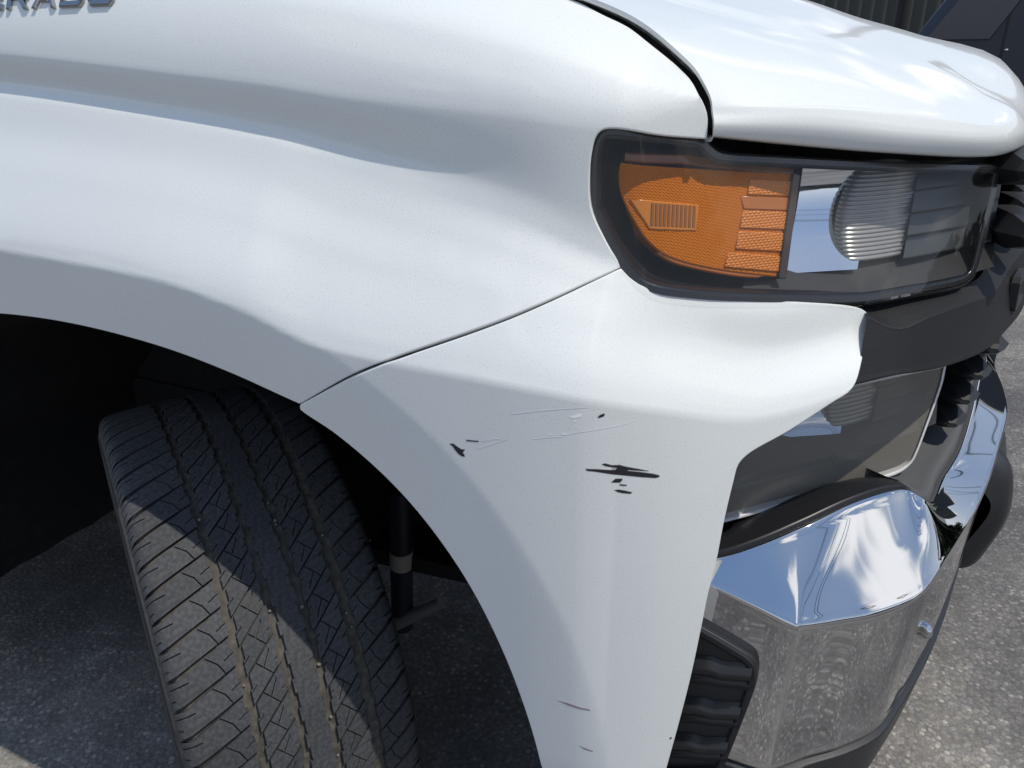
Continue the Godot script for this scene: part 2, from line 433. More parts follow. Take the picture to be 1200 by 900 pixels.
func arch_tables() -> Dictionary:
	return {"angle": PackedFloat32Array([-0.2, -0.05243, 0.09513, 0.2427, 0.3903, 0.5378, 0.6854, 0.833, 0.9805, 1.128, 1.276, 1.423, 1.571, 1.718, 1.866, 2.013, 2.161, 2.309, 2.456, 2.604, 2.751, 2.899, 3.046, 3.194, 3.342]),
		"edge": PackedFloat32Array([0.5674, 0.5676, 0.5687, 0.5728, 0.5814, 0.5942, 0.6082, 0.6177, 0.6167, 0.6055, 0.5908, 0.5801, 0.5765, 0.5801, 0.5908, 0.6055, 0.6167, 0.6177, 0.6082, 0.5942, 0.5814, 0.5728, 0.5687, 0.5676, 0.5674]),
		"lip": PackedFloat32Array([0.6399, 0.64, 0.6416, 0.6482, 0.6615, 0.678, 0.6927, 0.7016, 0.7016, 0.693, 0.6812, 0.6715, 0.6678, 0.6715, 0.6812, 0.693, 0.7016, 0.7016, 0.6927, 0.678, 0.6615, 0.6482, 0.6416, 0.64, 0.6399])}
func fender_outline() -> Array:
	return [Vector2(-0.8500, 1.4188), Vector2(-0.5000, 1.4100), Vector2(-0.2000, 1.3968), Vector2(0.0000, 1.3849), Vector2(0.2000, 1.3678), Vector2(0.3800, 1.3380), Vector2(0.5539, 1.2914), Vector2(0.5826, 1.2792), Vector2(0.6101, 1.2668), Vector2(0.6487, 1.2401), Vector2(0.6704, 1.2205), Vector2(0.6805, 1.2026), Vector2(0.6826, 1.1827), Vector2(0.6826, 1.1827), Vector2(0.6539, 1.1873), Vector2(0.6259, 1.1939), Vector2(0.6134, 1.1940), Vector2(0.6072, 1.1897), Vector2(0.6036, 1.1808), Vector2(0.6014, 1.1597), Vector2(0.6036, 1.1282), Vector2(0.6166, 1.1012), Vector2(0.6303, 1.0805), Vector2(0.6303, 1.0805), Vector2(0.5550, 1.0452), Vector2(0.4293, 0.9913), Vector2(0.3404, 0.9360), Vector2(0.3404, 0.9360), Vector2(0.2610, 0.9546), Vector2(0.1837, 0.9678), Vector2(0.1075, 0.9743), Vector2(0.0322, 0.9765), Vector2(-0.0430, 0.9745), Vector2(-0.1192, 0.9683), Vector2(-0.1964, 0.9556), Vector2(-0.2726, 0.9319), Vector2(-0.3430, 0.8931), Vector2(-0.4023, 0.8389), Vector2(-0.4480, 0.7730), Vector2(-0.4815, 0.7014), Vector2(-0.5059, 0.6279), Vector2(-0.5231, 0.5542), Vector2(-0.5339, 0.4804), Vector2(-0.5339, 0.4804), Vector2(-0.8500, 0.4804), Vector2(-0.8500, 0.4804), Vector2(-0.8500, 1.4188), Vector2(-0.8500, 1.4188)]
func cap_outline() -> Array:
	return [Vector2(0.3446, 0.9339), Vector2(0.4328, 0.9868), Vector2(0.5584, 1.0411), Vector2(0.6324, 1.0774), Vector2(0.6324, 1.0774), Vector2(0.6394, 1.0704), Vector2(0.6526, 1.0617), Vector2(0.6821, 1.0537), Vector2(0.7404, 1.0403), Vector2(0.8028, 1.0259), Vector2(0.8265, 1.0173), Vector2(0.8355, 1.0078), Vector2(0.8355, 1.0078), Vector2(0.8347, 0.9956), Vector2(0.8335, 0.9831), Vector2(0.8313, 0.9606), Vector2(0.8263, 0.9530), Vector2(0.8172, 0.9477), Vector2(0.7809, 0.9251), Vector2(0.7543, 0.9113), Vector2(0.7455, 0.9012), Vector2(0.7432, 0.8855), Vector2(0.7398, 0.8441), Vector2(0.7377, 0.8017), Vector2(0.7339, 0.7605), Vector2(0.7323, 0.7316), Vector2(0.7275, 0.6615), Vector2(0.7210, 0.5967), Vector2(0.7145, 0.5401), Vector2(0.7145, 0.5401), Vector2(0.6945, 0.4300), Vector2(0.6945, 0.4300), Vector2(0.6080, 0.4300), Vector2(0.6080, 0.4300), Vector2(0.5880, 0.5257), Vector2(0.5880, 0.5257), Vector2(0.5817, 0.5613), Vector2(0.5739, 0.5969), Vector2(0.5646, 0.6325), Vector2(0.5537, 0.6681), Vector2(0.5407, 0.7034), Vector2(0.5257, 0.7384), Vector2(0.5082, 0.7726), Vector2(0.4877, 0.8053), Vector2(0.4644, 0.8363), Vector2(0.4377, 0.8646), Vector2(0.4079, 0.8895), Vector2(0.3755, 0.9110), Vector2(0.3408, 0.9285), Vector2(0.3442, 0.9343)]
const LAMP_LOW := [Vector2(0.5500, 0.9570), Vector2(0.6000, 0.9500), Vector2(0.6360, 0.9490), Vector2(0.6560, 0.9420), Vector2(0.6850, 0.9190), Vector2(0.7410, 0.8610), Vector2(0.8030, 0.7950), Vector2(0.8350, 0.7620), Vector2(0.8900, 0.6970), Vector2(0.9350, 0.6350), Vector2(0.9650, 0.5850)]
const LAMP_TOP := [Vector2(0.5500, 0.9530), Vector2(0.6000, 0.9380), Vector2(0.6260, 0.9310), Vector2(0.6540, 0.9040), Vector2(0.6830, 0.8720), Vector2(0.7400, 0.8100), Vector2(0.8000, 0.7420), Vector2(0.8600, 0.6720), Vector2(0.9200, 0.6000), Vector2(0.9500, 0.5550), Vector2(0.9650, 0.5300)]
const LAMP_SECOND := [Vector2(0.6000, 0.9000), Vector2(0.7000, 0.8350), Vector2(0.7800, 0.7550), Vector2(0.8350, 0.7000), Vector2(0.9000, 0.6200), Vector2(0.9350, 0.5700), Vector2(0.9600, 0.5300)]
func outlines() -> Dictionary:
	var d := {}
	d["headlight_lens"] = [Vector2(0.5984, 1.1652), Vector2(0.6008, 1.1822), Vector2(0.6104, 1.1910), Vector2(0.6415, 1.1878), Vector2(0.6777, 1.1801), Vector2(0.6844, 1.1742), Vector2(0.6932, 1.1675), Vector2(0.7413, 1.1604), Vector2(0.7966, 1.1531), Vector2(0.9235, 1.1383), Vector2(0.9330, 1.1351), Vector2(0.9355, 1.1273), Vector2(0.9322, 1.0483), Vector2(0.9282, 1.0327), Vector2(0.9165, 1.0263), Vector2(0.8679, 1.0268), Vector2(0.8156, 1.0276), Vector2(0.7405, 1.0392), Vector2(0.6823, 1.0515), Vector2(0.6543, 1.0596), Vector2(0.6406, 1.0682), Vector2(0.6161, 1.0985), Vector2(0.6009, 1.1256)]
	d["amber_marker"] = [Vector2(0.6187, 1.1610), Vector2(0.6189, 1.1505), Vector2(0.6222, 1.1364), Vector2(0.6346, 1.1151), Vector2(0.6461, 1.0990), Vector2(0.6578, 1.0884), Vector2(0.6714, 1.0809), Vector2(0.6847, 1.0755), Vector2(0.7141, 1.0660), Vector2(0.7520, 1.0558), Vector2(0.7520, 1.0558), Vector2(0.7492, 1.1428), Vector2(0.7492, 1.1428), Vector2(0.6187, 1.1610), Vector2(0.6187, 1.1610)]
	d["marker_flange"] = [Vector2(0.7494, 1.1450), Vector2(0.7537, 1.1431), Vector2(0.7537, 1.1431), Vector2(0.7569, 1.0542), Vector2(0.7569, 1.0542), Vector2(0.7520, 1.0556), Vector2(0.7520, 1.0556), Vector2(0.7494, 1.1450), Vector2(0.7494, 1.1450)]
	d["amber_block_0"] = [Vector2(0.7160, 1.1425), Vector2(0.7160, 1.1425), Vector2(0.7504, 1.1372), Vector2(0.7504, 1.1372), Vector2(0.7501, 1.1263), Vector2(0.7501, 1.1263), Vector2(0.7158, 1.1310), Vector2(0.7158, 1.1310)]
	d["amber_block_1"] = [Vector2(0.7149, 1.1161), Vector2(0.7149, 1.1161), Vector2(0.7512, 1.1107), Vector2(0.7512, 1.1107), Vector2(0.7519, 1.0973), Vector2(0.7519, 1.0973), Vector2(0.7142, 1.1032), Vector2(0.7142, 1.1032)]
	d["amber_block_2"] = [Vector2(0.7142, 1.0989), Vector2(0.7142, 1.0989), Vector2(0.7521, 1.0921), Vector2(0.7521, 1.0921), Vector2(0.7529, 1.0780), Vector2(0.7529, 1.0780), Vector2(0.7137, 1.0853), Vector2(0.7137, 1.0853)]
	d["amber_block_3"] = [Vector2(0.7091, 1.0815), Vector2(0.7091, 1.0815), Vector2(0.7518, 1.0722), Vector2(0.7518, 1.0722), Vector2(0.7523, 1.0602), Vector2(0.7523, 1.0602), Vector2(0.7075, 1.0709), Vector2(0.7075, 1.0709)]
	d["amber_block_4"] = [Vector2(0.7111, 1.1286), Vector2(0.7111, 1.1286), Vector2(0.7499, 1.1233), Vector2(0.7499, 1.1233), Vector2(0.7514, 1.1136), Vector2(0.7514, 1.1136), Vector2(0.7144, 1.1190), Vector2(0.7144, 1.1190)]
	d["amber_window"] = [Vector2(0.6299, 1.1325), Vector2(0.6299, 1.1325), Vector2(0.6794, 1.1242), Vector2(0.6794, 1.1242), Vector2(0.6803, 1.1044), Vector2(0.6803, 1.1044), Vector2(0.6466, 1.1085), Vector2(0.6466, 1.1085)]
	d["window_rib_0"] = [Vector2(0.6460, 1.1290), Vector2(0.6460, 1.1290), Vector2(0.6472, 1.1289), Vector2(0.6472, 1.1289), Vector2(0.6487, 1.1109), Vector2(0.6487, 1.1109), Vector2(0.6474, 1.1109), Vector2(0.6474, 1.1109)]
	d["window_rib_1"] = [Vector2(0.6490, 1.1286), Vector2(0.6490, 1.1286), Vector2(0.6503, 1.1285), Vector2(0.6503, 1.1285), Vector2(0.6518, 1.1105), Vector2(0.6518, 1.1105), Vector2(0.6506, 1.1106), Vector2(0.6506, 1.1106)]
	d["window_rib_2"] = [Vector2(0.6521, 1.1281), Vector2(0.6521, 1.1281), Vector2(0.6534, 1.1281), Vector2(0.6534, 1.1281), Vector2(0.6550, 1.1101), Vector2(0.6550, 1.1101), Vector2(0.6537, 1.1102), Vector2(0.6537, 1.1102)]
	d["window_rib_3"] = [Vector2(0.6552, 1.1277), Vector2(0.6552, 1.1277), Vector2(0.6565, 1.1277), Vector2(0.6565, 1.1277), Vector2(0.6581, 1.1098), Vector2(0.6581, 1.1098), Vector2(0.6568, 1.1099), Vector2(0.6568, 1.1099)]
	d["window_rib_4"] = [Vector2(0.6583, 1.1273), Vector2(0.6583, 1.1273), Vector2(0.6595, 1.1272), Vector2(0.6595, 1.1272), Vector2(0.6612, 1.1094), Vector2(0.6612, 1.1094), Vector2(0.6600, 1.1095), Vector2(0.6600, 1.1095)]
	d["window_rib_5"] = [Vector2(0.6614, 1.1269), Vector2(0.6614, 1.1269), Vector2(0.6626, 1.1268), Vector2(0.6626, 1.1268), Vector2(0.6643, 1.1090), Vector2(0.6643, 1.1090), Vector2(0.6631, 1.1091), Vector2(0.6631, 1.1091)]
	d["window_rib_6"] = [Vector2(0.6644, 1.1264), Vector2(0.6644, 1.1264), Vector2(0.6657, 1.1263), Vector2(0.6657, 1.1263), Vector2(0.6674, 1.1085), Vector2(0.6674, 1.1085), Vector2(0.6662, 1.1086), Vector2(0.6662, 1.1086)]
	d["window_rib_7"] = [Vector2(0.6675, 1.1260), Vector2(0.6675, 1.1260), Vector2(0.6687, 1.1258), Vector2(0.6687, 1.1258), Vector2(0.6705, 1.1080), Vector2(0.6705, 1.1080), Vector2(0.6692, 1.1082), Vector2(0.6692, 1.1082)]
	d["window_rib_8"] = [Vector2(0.6705, 1.1255), Vector2(0.6705, 1.1255), Vector2(0.6718, 1.1254), Vector2(0.6718, 1.1254), Vector2(0.6736, 1.1075), Vector2(0.6736, 1.1075), Vector2(0.6723, 1.1077), Vector2(0.6723, 1.1077)]
	d["window_rib_9"] = [Vector2(0.6736, 1.1250), Vector2(0.6736, 1.1250), Vector2(0.6748, 1.1249), Vector2(0.6748, 1.1249), Vector2(0.6766, 1.1071), Vector2(0.6766, 1.1071), Vector2(0.6754, 1.1072), Vector2(0.6754, 1.1072)]
	d["window_rib_10"] = [Vector2(0.6766, 1.1245), Vector2(0.6766, 1.1245), Vector2(0.6779, 1.1243), Vector2(0.6779, 1.1243), Vector2(0.6797, 1.1066), Vector2(0.6797, 1.1066), Vector2(0.6785, 1.1067), Vector2(0.6785, 1.1067)]
	d["amber_lower_trim"] = [Vector2(0.6549, 1.0867), Vector2(0.6676, 1.0787), Vector2(0.6876, 1.0708), Vector2(0.7178, 1.0610), Vector2(0.7381, 1.0565), Vector2(0.7381, 1.0565), Vector2(0.7142, 1.0633), Vector2(0.6860, 1.0728), Vector2(0.6713, 1.0787), Vector2(0.6576, 1.0862), Vector2(0.6549, 1.0867)]
	d["amber_upper_trim"] = [Vector2(0.6209, 1.1692), Vector2(0.6209, 1.1692), Vector2(0.6622, 1.1658), Vector2(0.6622, 1.1658), Vector2(0.7475, 1.1478), Vector2(0.7475, 1.1478), Vector2(0.7482, 1.1433), Vector2(0.7482, 1.1433), Vector2(0.6629, 1.1609), Vector2(0.6629, 1.1609), Vector2(0.6213, 1.1650), Vector2(0.6213, 1.1650)]
	d["lower_lens"] = [Vector2(0.8343, 0.9110), Vector2(0.8836, 0.9093), Vector2(0.9301, 0.9042), Vector2(0.9301, 0.9042), Vector2(0.9303, 0.8786), Vector2(0.9237, 0.8325), Vector2(0.9161, 0.7904), Vector2(0.9100, 0.7820), Vector2(0.8976, 0.7775), Vector2(0.8345, 0.7803), Vector2(0.7678, 0.7765), Vector2(0.7269, 0.7755), Vector2(0.6974, 0.7738), Vector2(0.6837, 0.8358), Vector2(0.7387, 0.8921), Vector2(0.8343, 0.9110), Vector2(0.8343, 0.9110)]
	return d
func bumper_lines() -> Dictionary:
	var d := {}
	d["crest"] = [Vector3(0.6000, 0.7350, 0.8870), Vector3(0.7328, 0.7359, 0.8890), Vector3(0.7764, 0.7252, 0.8890), Vector3(0.8195, 0.7140, 0.8885), Vector3(0.8624, 0.7093, 0.8524), Vector3(0.9022, 0.7082, 0.8161), Vector3(0.9372, 0.7120, 0.7728), Vector3(0.9595, 0.7240, 0.7152), Vector3(0.9875, 0.7350, 0.6281), Vector3(1.0147, 0.7380, 0.5199), Vector3(1.0369, 0.7380, 0.4058), Vector3(1.0596, 0.7380, 0.2718), Vector3(1.0627, 0.7380, 0.1803), Vector3(1.0603, 0.7380, 0.0705), Vector3(1.0700, 0.7350, 0.0000)]
	d["top"] = [Vector3(0.6000, 0.7450, 0.8600), Vector3(0.7314, 0.7579, 0.8660), Vector3(0.7682, 0.7715, 0.8462), Vector3(0.8075, 0.7862, 0.8142), Vector3(0.8518, 0.7979, 0.7665), Vector3(0.8889, 0.7971, 0.7207), Vector3(0.9079, 0.7904, 0.6970), Vector3(0.9226, 0.7860, 0.6993), Vector3(0.9381, 0.7680, 0.6686), Vector3(0.9552, 0.7570, 0.5823), Vector3(0.9769, 0.7570, 0.4990), Vector3(1.0036, 0.7570, 0.3410), Vector3(1.0230, 0.7570, 0.1999), Vector3(1.0406, 0.7570, 0.0873), Vector3(1.0300, 0.7570, 0.0000)]
	d["low"] = [Vector3(0.6000, 0.4950, 0.8770), Vector3(0.7298, 0.4950, 0.8780), Vector3(0.7734, 0.4950, 0.8780), Vector3(0.8165, 0.4950, 0.8775), Vector3(0.8504, 0.4950, 0.8404), Vector3(0.8902, 0.4950, 0.8041), Vector3(0.9252, 0.4950, 0.7608), Vector3(0.9475, 0.4950, 0.7032), Vector3(0.9755, 0.4950, 0.6161), Vector3(1.0027, 0.4950, 0.5079), Vector3(1.0249, 0.4950, 0.3938), Vector3(1.0476, 0.4950, 0.2598), Vector3(1.0507, 0.4950, 0.1683), Vector3(1.0483, 0.4950, 0.0585), Vector3(1.0620, 0.4950, 0.0000)]
	d["bar_back"] = [Vector3(0.8227, 1.0161, 0.7550), Vector3(0.8273, 1.0153, 0.7500), Vector3(0.8684, 1.0167, 0.7050), Vector3(0.9160, 1.0163, 0.6450), Vector3(0.9446, 1.0138, 0.5700), Vector3(0.9550, 1.0120, 0.4500), Vector3(0.9850, 1.0120, 0.3000), Vector3(1.0000, 1.0120, 0.0000)]
	d["bar_top"] = [Vector3(0.8326, 1.0140, 0.7850), Vector3(0.8576, 1.0030, 0.7750), Vector3(0.8905, 1.0074, 0.7350), Vector3(0.9268, 1.0067, 0.6700), Vector3(0.9580, 0.9963, 0.5850), Vector3(0.9865, 0.9996, 0.4600), Vector3(1.0250, 1.0000, 0.3000), Vector3(1.0400, 1.0000, 0.0000)]
	d["bar_bottom"] = [Vector3(0.8320, 0.9541, 0.8150), Vector3(0.8614, 0.9603, 0.7950), Vector3(0.8861, 0.9576, 0.7650), Vector3(0.9112, 0.9524, 0.7250), Vector3(0.9563, 0.9384, 0.6200), Vector3(0.9928, 0.9302, 0.5000), Vector3(1.0291, 0.9286, 0.3600), Vector3(1.0450, 0.9300, 0.0000)]
	d["bar_under"] = [Vector3(0.7870, 0.9511, 0.7850), Vector3(0.8164, 0.9573, 0.7650), Vector3(0.8411, 0.9546, 0.7350), Vector3(0.8662, 0.9494, 0.6950), Vector3(0.9113, 0.9354, 0.5900), Vector3(0.9478, 0.9272, 0.4700), Vector3(0.9841, 0.9256, 0.3300), Vector3(1.0000, 0.9270, -0.0300)]
	d["vent"] = [Vector2(0.6934, 0.4507), Vector2(0.6934, 0.4507), Vector2(0.7070, 0.6645), Vector2(0.7166, 0.6832), Vector2(0.7259, 0.6818), Vector2(0.7687, 0.6664), Vector2(0.7819, 0.6587), Vector2(0.7873, 0.6422), Vector2(0.7871, 0.6207), Vector2(0.7668, 0.4898), Vector2(0.7668, 0.4898), Vector2(0.6934, 0.4507)]
	d["vane_0"] = [Vector2(0.7178, 0.6176), Vector2(0.7834, 0.6367)]
	d["vane_1"] = [Vector2(0.7122, 0.5560), Vector2(0.7780, 0.5798)]
	d["vane_2"] = [Vector2(0.7068, 0.4976), Vector2(0.7699, 0.5248)]
	d["vane_3"] = [Vector2(0.7014, 0.4315), Vector2(0.7626, 0.4629)]
	return d
const SHOCK := Vector3(0.1422, 0.4075, 0.6000)
const ROD := Vector3(0.1269, 0.2537, 0.6000)
const BADGE_X := 0.1060
const BADGE_Y := 1.2943
const HOOD_SIDE := [Vector3(0.6874, 1.1830, 0.8750), Vector3(0.6878, 1.1859, 0.8770), Vector3(0.6851, 1.2016, 0.8765), Vector3(0.6806, 1.2142, 0.8740), Vector3(0.6758, 1.2211, 0.8730), Vector3(0.6517, 1.2450, 0.8710), Vector3(0.6123, 1.2715, 0.8710), Vector3(0.5633, 1.2911, 0.8710)]
const BAR_LETTER := Vector3(0.9995, 0.945, 0.468)
func scratch_outlines() -> Dictionary:
	var d := {}
	d["chip_a"] = [Vector2(0.5076, 0.9257), Vector2(0.5111, 0.9262), Vector2(0.5151, 0.9236), Vector2(0.5191, 0.9214), Vector2(0.5218, 0.9222), Vector2(0.5205, 0.9198), Vector2(0.5196, 0.9184), Vector2(0.5212, 0.9164), Vector2(0.5215, 0.9147), Vector2(0.5189, 0.9148), Vector2(0.5159, 0.9165), Vector2(0.5129, 0.9199), Vector2(0.5104, 0.9239)]
	d["chip_b"] = [Vector2(0.5238, 0.9320), Vector2(0.5350, 0.9326), Vector2(0.5350, 0.9318), Vector2(0.5239, 0.9310)]
	d["chip_c"] = [Vector2(0.6367, 0.9645), Vector2(0.6379, 0.9662), Vector2(0.6395, 0.9665), Vector2(0.6407, 0.9676), Vector2(0.6414, 0.9664), Vector2(0.6405, 0.9648), Vector2(0.6386, 0.9644), Vector2(0.6371, 0.9637)]
	d["chip_d"] = [Vector2(0.6288, 0.9144), Vector2(0.6377, 0.9136), Vector2(0.6475, 0.9117), Vector2(0.6516, 0.9115), Vector2(0.6525, 0.9135), Vector2(0.6490, 0.9145), Vector2(0.6438, 0.9164), Vector2(0.6411, 0.9184), Vector2(0.6437, 0.9188), Vector2(0.6486, 0.9164), Vector2(0.6545, 0.9159), Vector2(0.6586, 0.9139), Vector2(0.6677, 0.9107), Vector2(0.6768, 0.9072), Vector2(0.6702, 0.9085), Vector2(0.6612, 0.9104), Vector2(0.6604, 0.9095), Vector2(0.6703, 0.9070), Vector2(0.6802, 0.9040), Vector2(0.6850, 0.9019), Vector2(0.6854, 0.9001), Vector2(0.6822, 0.8997), Vector2(0.6722, 0.9018), Vector2(0.6590, 0.9051), Vector2(0.6508, 0.9069), Vector2(0.6427, 0.9096), Vector2(0.6362, 0.9115), Vector2(0.6298, 0.9127)]
	d["chip_e"] = [Vector2(0.6489, 0.8993), Vector2(0.6511, 0.9003), Vector2(0.6517, 0.9022), Vector2(0.6569, 0.9019), Vector2(0.6568, 0.9003), Vector2(0.6554, 0.8983), Vector2(0.6524, 0.8984)]
	d["chip_f"] = [Vector2(0.6552, 0.8964), Vector2(0.6605, 0.8952), Vector2(0.6605, 0.8943), Vector2(0.6559, 0.8950)]
	d["chip_g"] = [Vector2(0.6515, 0.8906), Vector2(0.6547, 0.8909), Vector2(0.6598, 0.8893), Vector2(0.6652, 0.8870), Vector2(0.6641, 0.8858), Vector2(0.6582, 0.8871), Vector2(0.6542, 0.8885)]
	d["line_a"] = [Vector2(0.6046, 0.6340), Vector2(0.6174, 0.6338), Vector2(0.6297, 0.6310), Vector2(0.6399, 0.6297), Vector2(0.6394, 0.6281), Vector2(0.6284, 0.6288), Vector2(0.6161, 0.6311)]
	d["line_b"] = [Vector2(0.6283, 0.5746), Vector2(0.6358, 0.5722), Vector2(0.6438, 0.5696), Vector2(0.6433, 0.5683), Vector2(0.6345, 0.5702)]
	d["chip_h"] = [Vector2(0.7155, 0.5834), Vector2(0.7166, 0.5850), Vector2(0.7174, 0.5833), Vector2(0.7161, 0.5817)]
	d["scuff_a"] = [Vector2(0.5344, 0.9259), Vector2(0.5464, 0.9319), Vector2(0.5620, 0.9394), Vector2(0.5624, 0.9386), Vector2(0.5468, 0.9307), Vector2(0.5348, 0.9249)]
	d["scuff_b"] = [Vector2(0.5376, 0.9341), Vector2(0.5524, 0.9383), Vector2(0.5605, 0.9381), Vector2(0.5605, 0.9373), Vector2(0.5524, 0.9372), Vector2(0.5382, 0.9331)]
	d["scuff_c"] = [Vector2(0.6096, 0.9483), Vector2(0.6234, 0.9513), Vector2(0.6364, 0.9538), Vector2(0.6520, 0.9559), Vector2(0.6640, 0.9588), Vector2(0.6643, 0.9579), Vector2(0.6524, 0.9546), Vector2(0.6368, 0.9525), Vector2(0.6238, 0.9503), Vector2(0.6096, 0.9473)]
	d["scuff_d"] = [Vector2(0.5660, 0.9643), Vector2(0.5880, 0.9696), Vector2(0.6092, 0.9728), Vector2(0.6294, 0.9747), Vector2(0.6294, 0.9739), Vector2(0.6092, 0.9716), Vector2(0.5880, 0.9682), Vector2(0.5660, 0.9629)]
	d["scuff_e"] = [Vector2(0.5845, 0.9418), Vector2(0.5954, 0.9445), Vector2(0.6097, 0.9462), Vector2(0.6097, 0.9454), Vector2(0.5954, 0.9433), Vector2(0.5845, 0.9407)]
	d["glint_a"] = [Vector2(0.6142, 0.9651), Vector2(0.6179, 0.9665), Vector2(0.6216, 0.9684), Vector2(0.6247, 0.9679), Vector2(0.6241, 0.9655), Vector2(0.6197, 0.9637), Vector2(0.6163, 0.9634)]
	d["glint_b"] = [Vector2(0.6170, 0.9612), Vector2(0.6201, 0.9617), Vector2(0.6198, 0.9603), Vector2(0.6177, 0.9600)]
	d["glint_c"] = [Vector2(0.6079, 0.9492), Vector2(0.6114, 0.9490), Vector2(0.6145, 0.9484), Vector2(0.6135, 0.9473), Vector2(0.6096, 0.9473), Vector2(0.6075, 0.9482)]
	d["glint_d"] = [Vector2(0.5972, 0.9472), Vector2(0.6004, 0.9478), Vector2(0.6008, 0.9466), Vector2(0.5976, 0.9459)]
	return d

var knots := []
var columns := {}
var arch := {}
const ARCH_CENTRE := Vector2(0.03, 0.40)

func body_ready():
	var xs := PackedFloat32Array(ST_X)
	for r in body_rows():
		knots.append([xs, r.y, slopes(xs, r.y), r.z, slopes(xs, r.z)])
	arch = arch_tables()
	for k in ["edge", "lip"]:
		var m := PackedFloat32Array(); var n: int = arch[k].size()
		for i in n:
			var a := maxi(i - 1, 0); var b := mini(i + 1, n - 1)
			m.append((arch[k][b] - arch[k][a]) / (arch.angle[b] - arch.angle[a]))
		arch[k + "_m"] = m

# How far out (z) the right side of the truck stands at (x, y).
func body_z(x: float, y: float) -> float:
	var key := int(round(x * 1e5))
	if not columns.has(key):
		var ys := PackedFloat32Array(); var zs := PackedFloat32Array()
		for k in range(knots.size() - 1, -1, -1):
			var r = knots[k]
			ys.append(herm(r[0], r[1], r[2], x)); zs.append(herm(r[0], r[3], r[4], x))
		columns[key] = [ys, zs, slopes(ys, zs)]
	var c = columns[key]
	var z := herm(c[0], c[1], c[2], y)
	var d := Vector2(x, y) - ARCH_CENTRE
	var th := d.angle()
	if th < -1.8: th += TAU
	if th > -0.25 and th < PI + 0.25 and d.length() < 0.9:
		var rl := herm(arch.angle, arch.lip, arch.lip_m, th); var re := herm(arch.angle, arch.edge, arch.edge_m, th)
		var u := minf((rl + 0.002 - d.length()) / maxf(rl - re, 0.02), 1.3)
		if u > 0.0: z -= LIP_IN * (u * u / (u + 0.09))
	return z

const LIP_IN := 0.013

func body_point(x: float, y: float) -> Vector3: return Vector3(x, y, body_z(x, y))

func build_body():
	body_ready()
	# the grids follow the creases, so that these stay straight
	for part in [["fender", fender_outline(), 3], ["bumper_cover", cap_outline(), 10]]:
		var r = knots[part[2]]
		var o := smooth_line(part[1], 0.006, true)
		for i in o.size(): o[i].y -= herm(r[0], r[1], r[2], o[i].x)
		var f := func(x: float, t: float) -> Vector3: return body_point(x, t + herm(r[0], r[1], r[2], x))
		put(part[0], panel(o, f, 0.0045, 0.0018, 0.016), M.paint, truck)

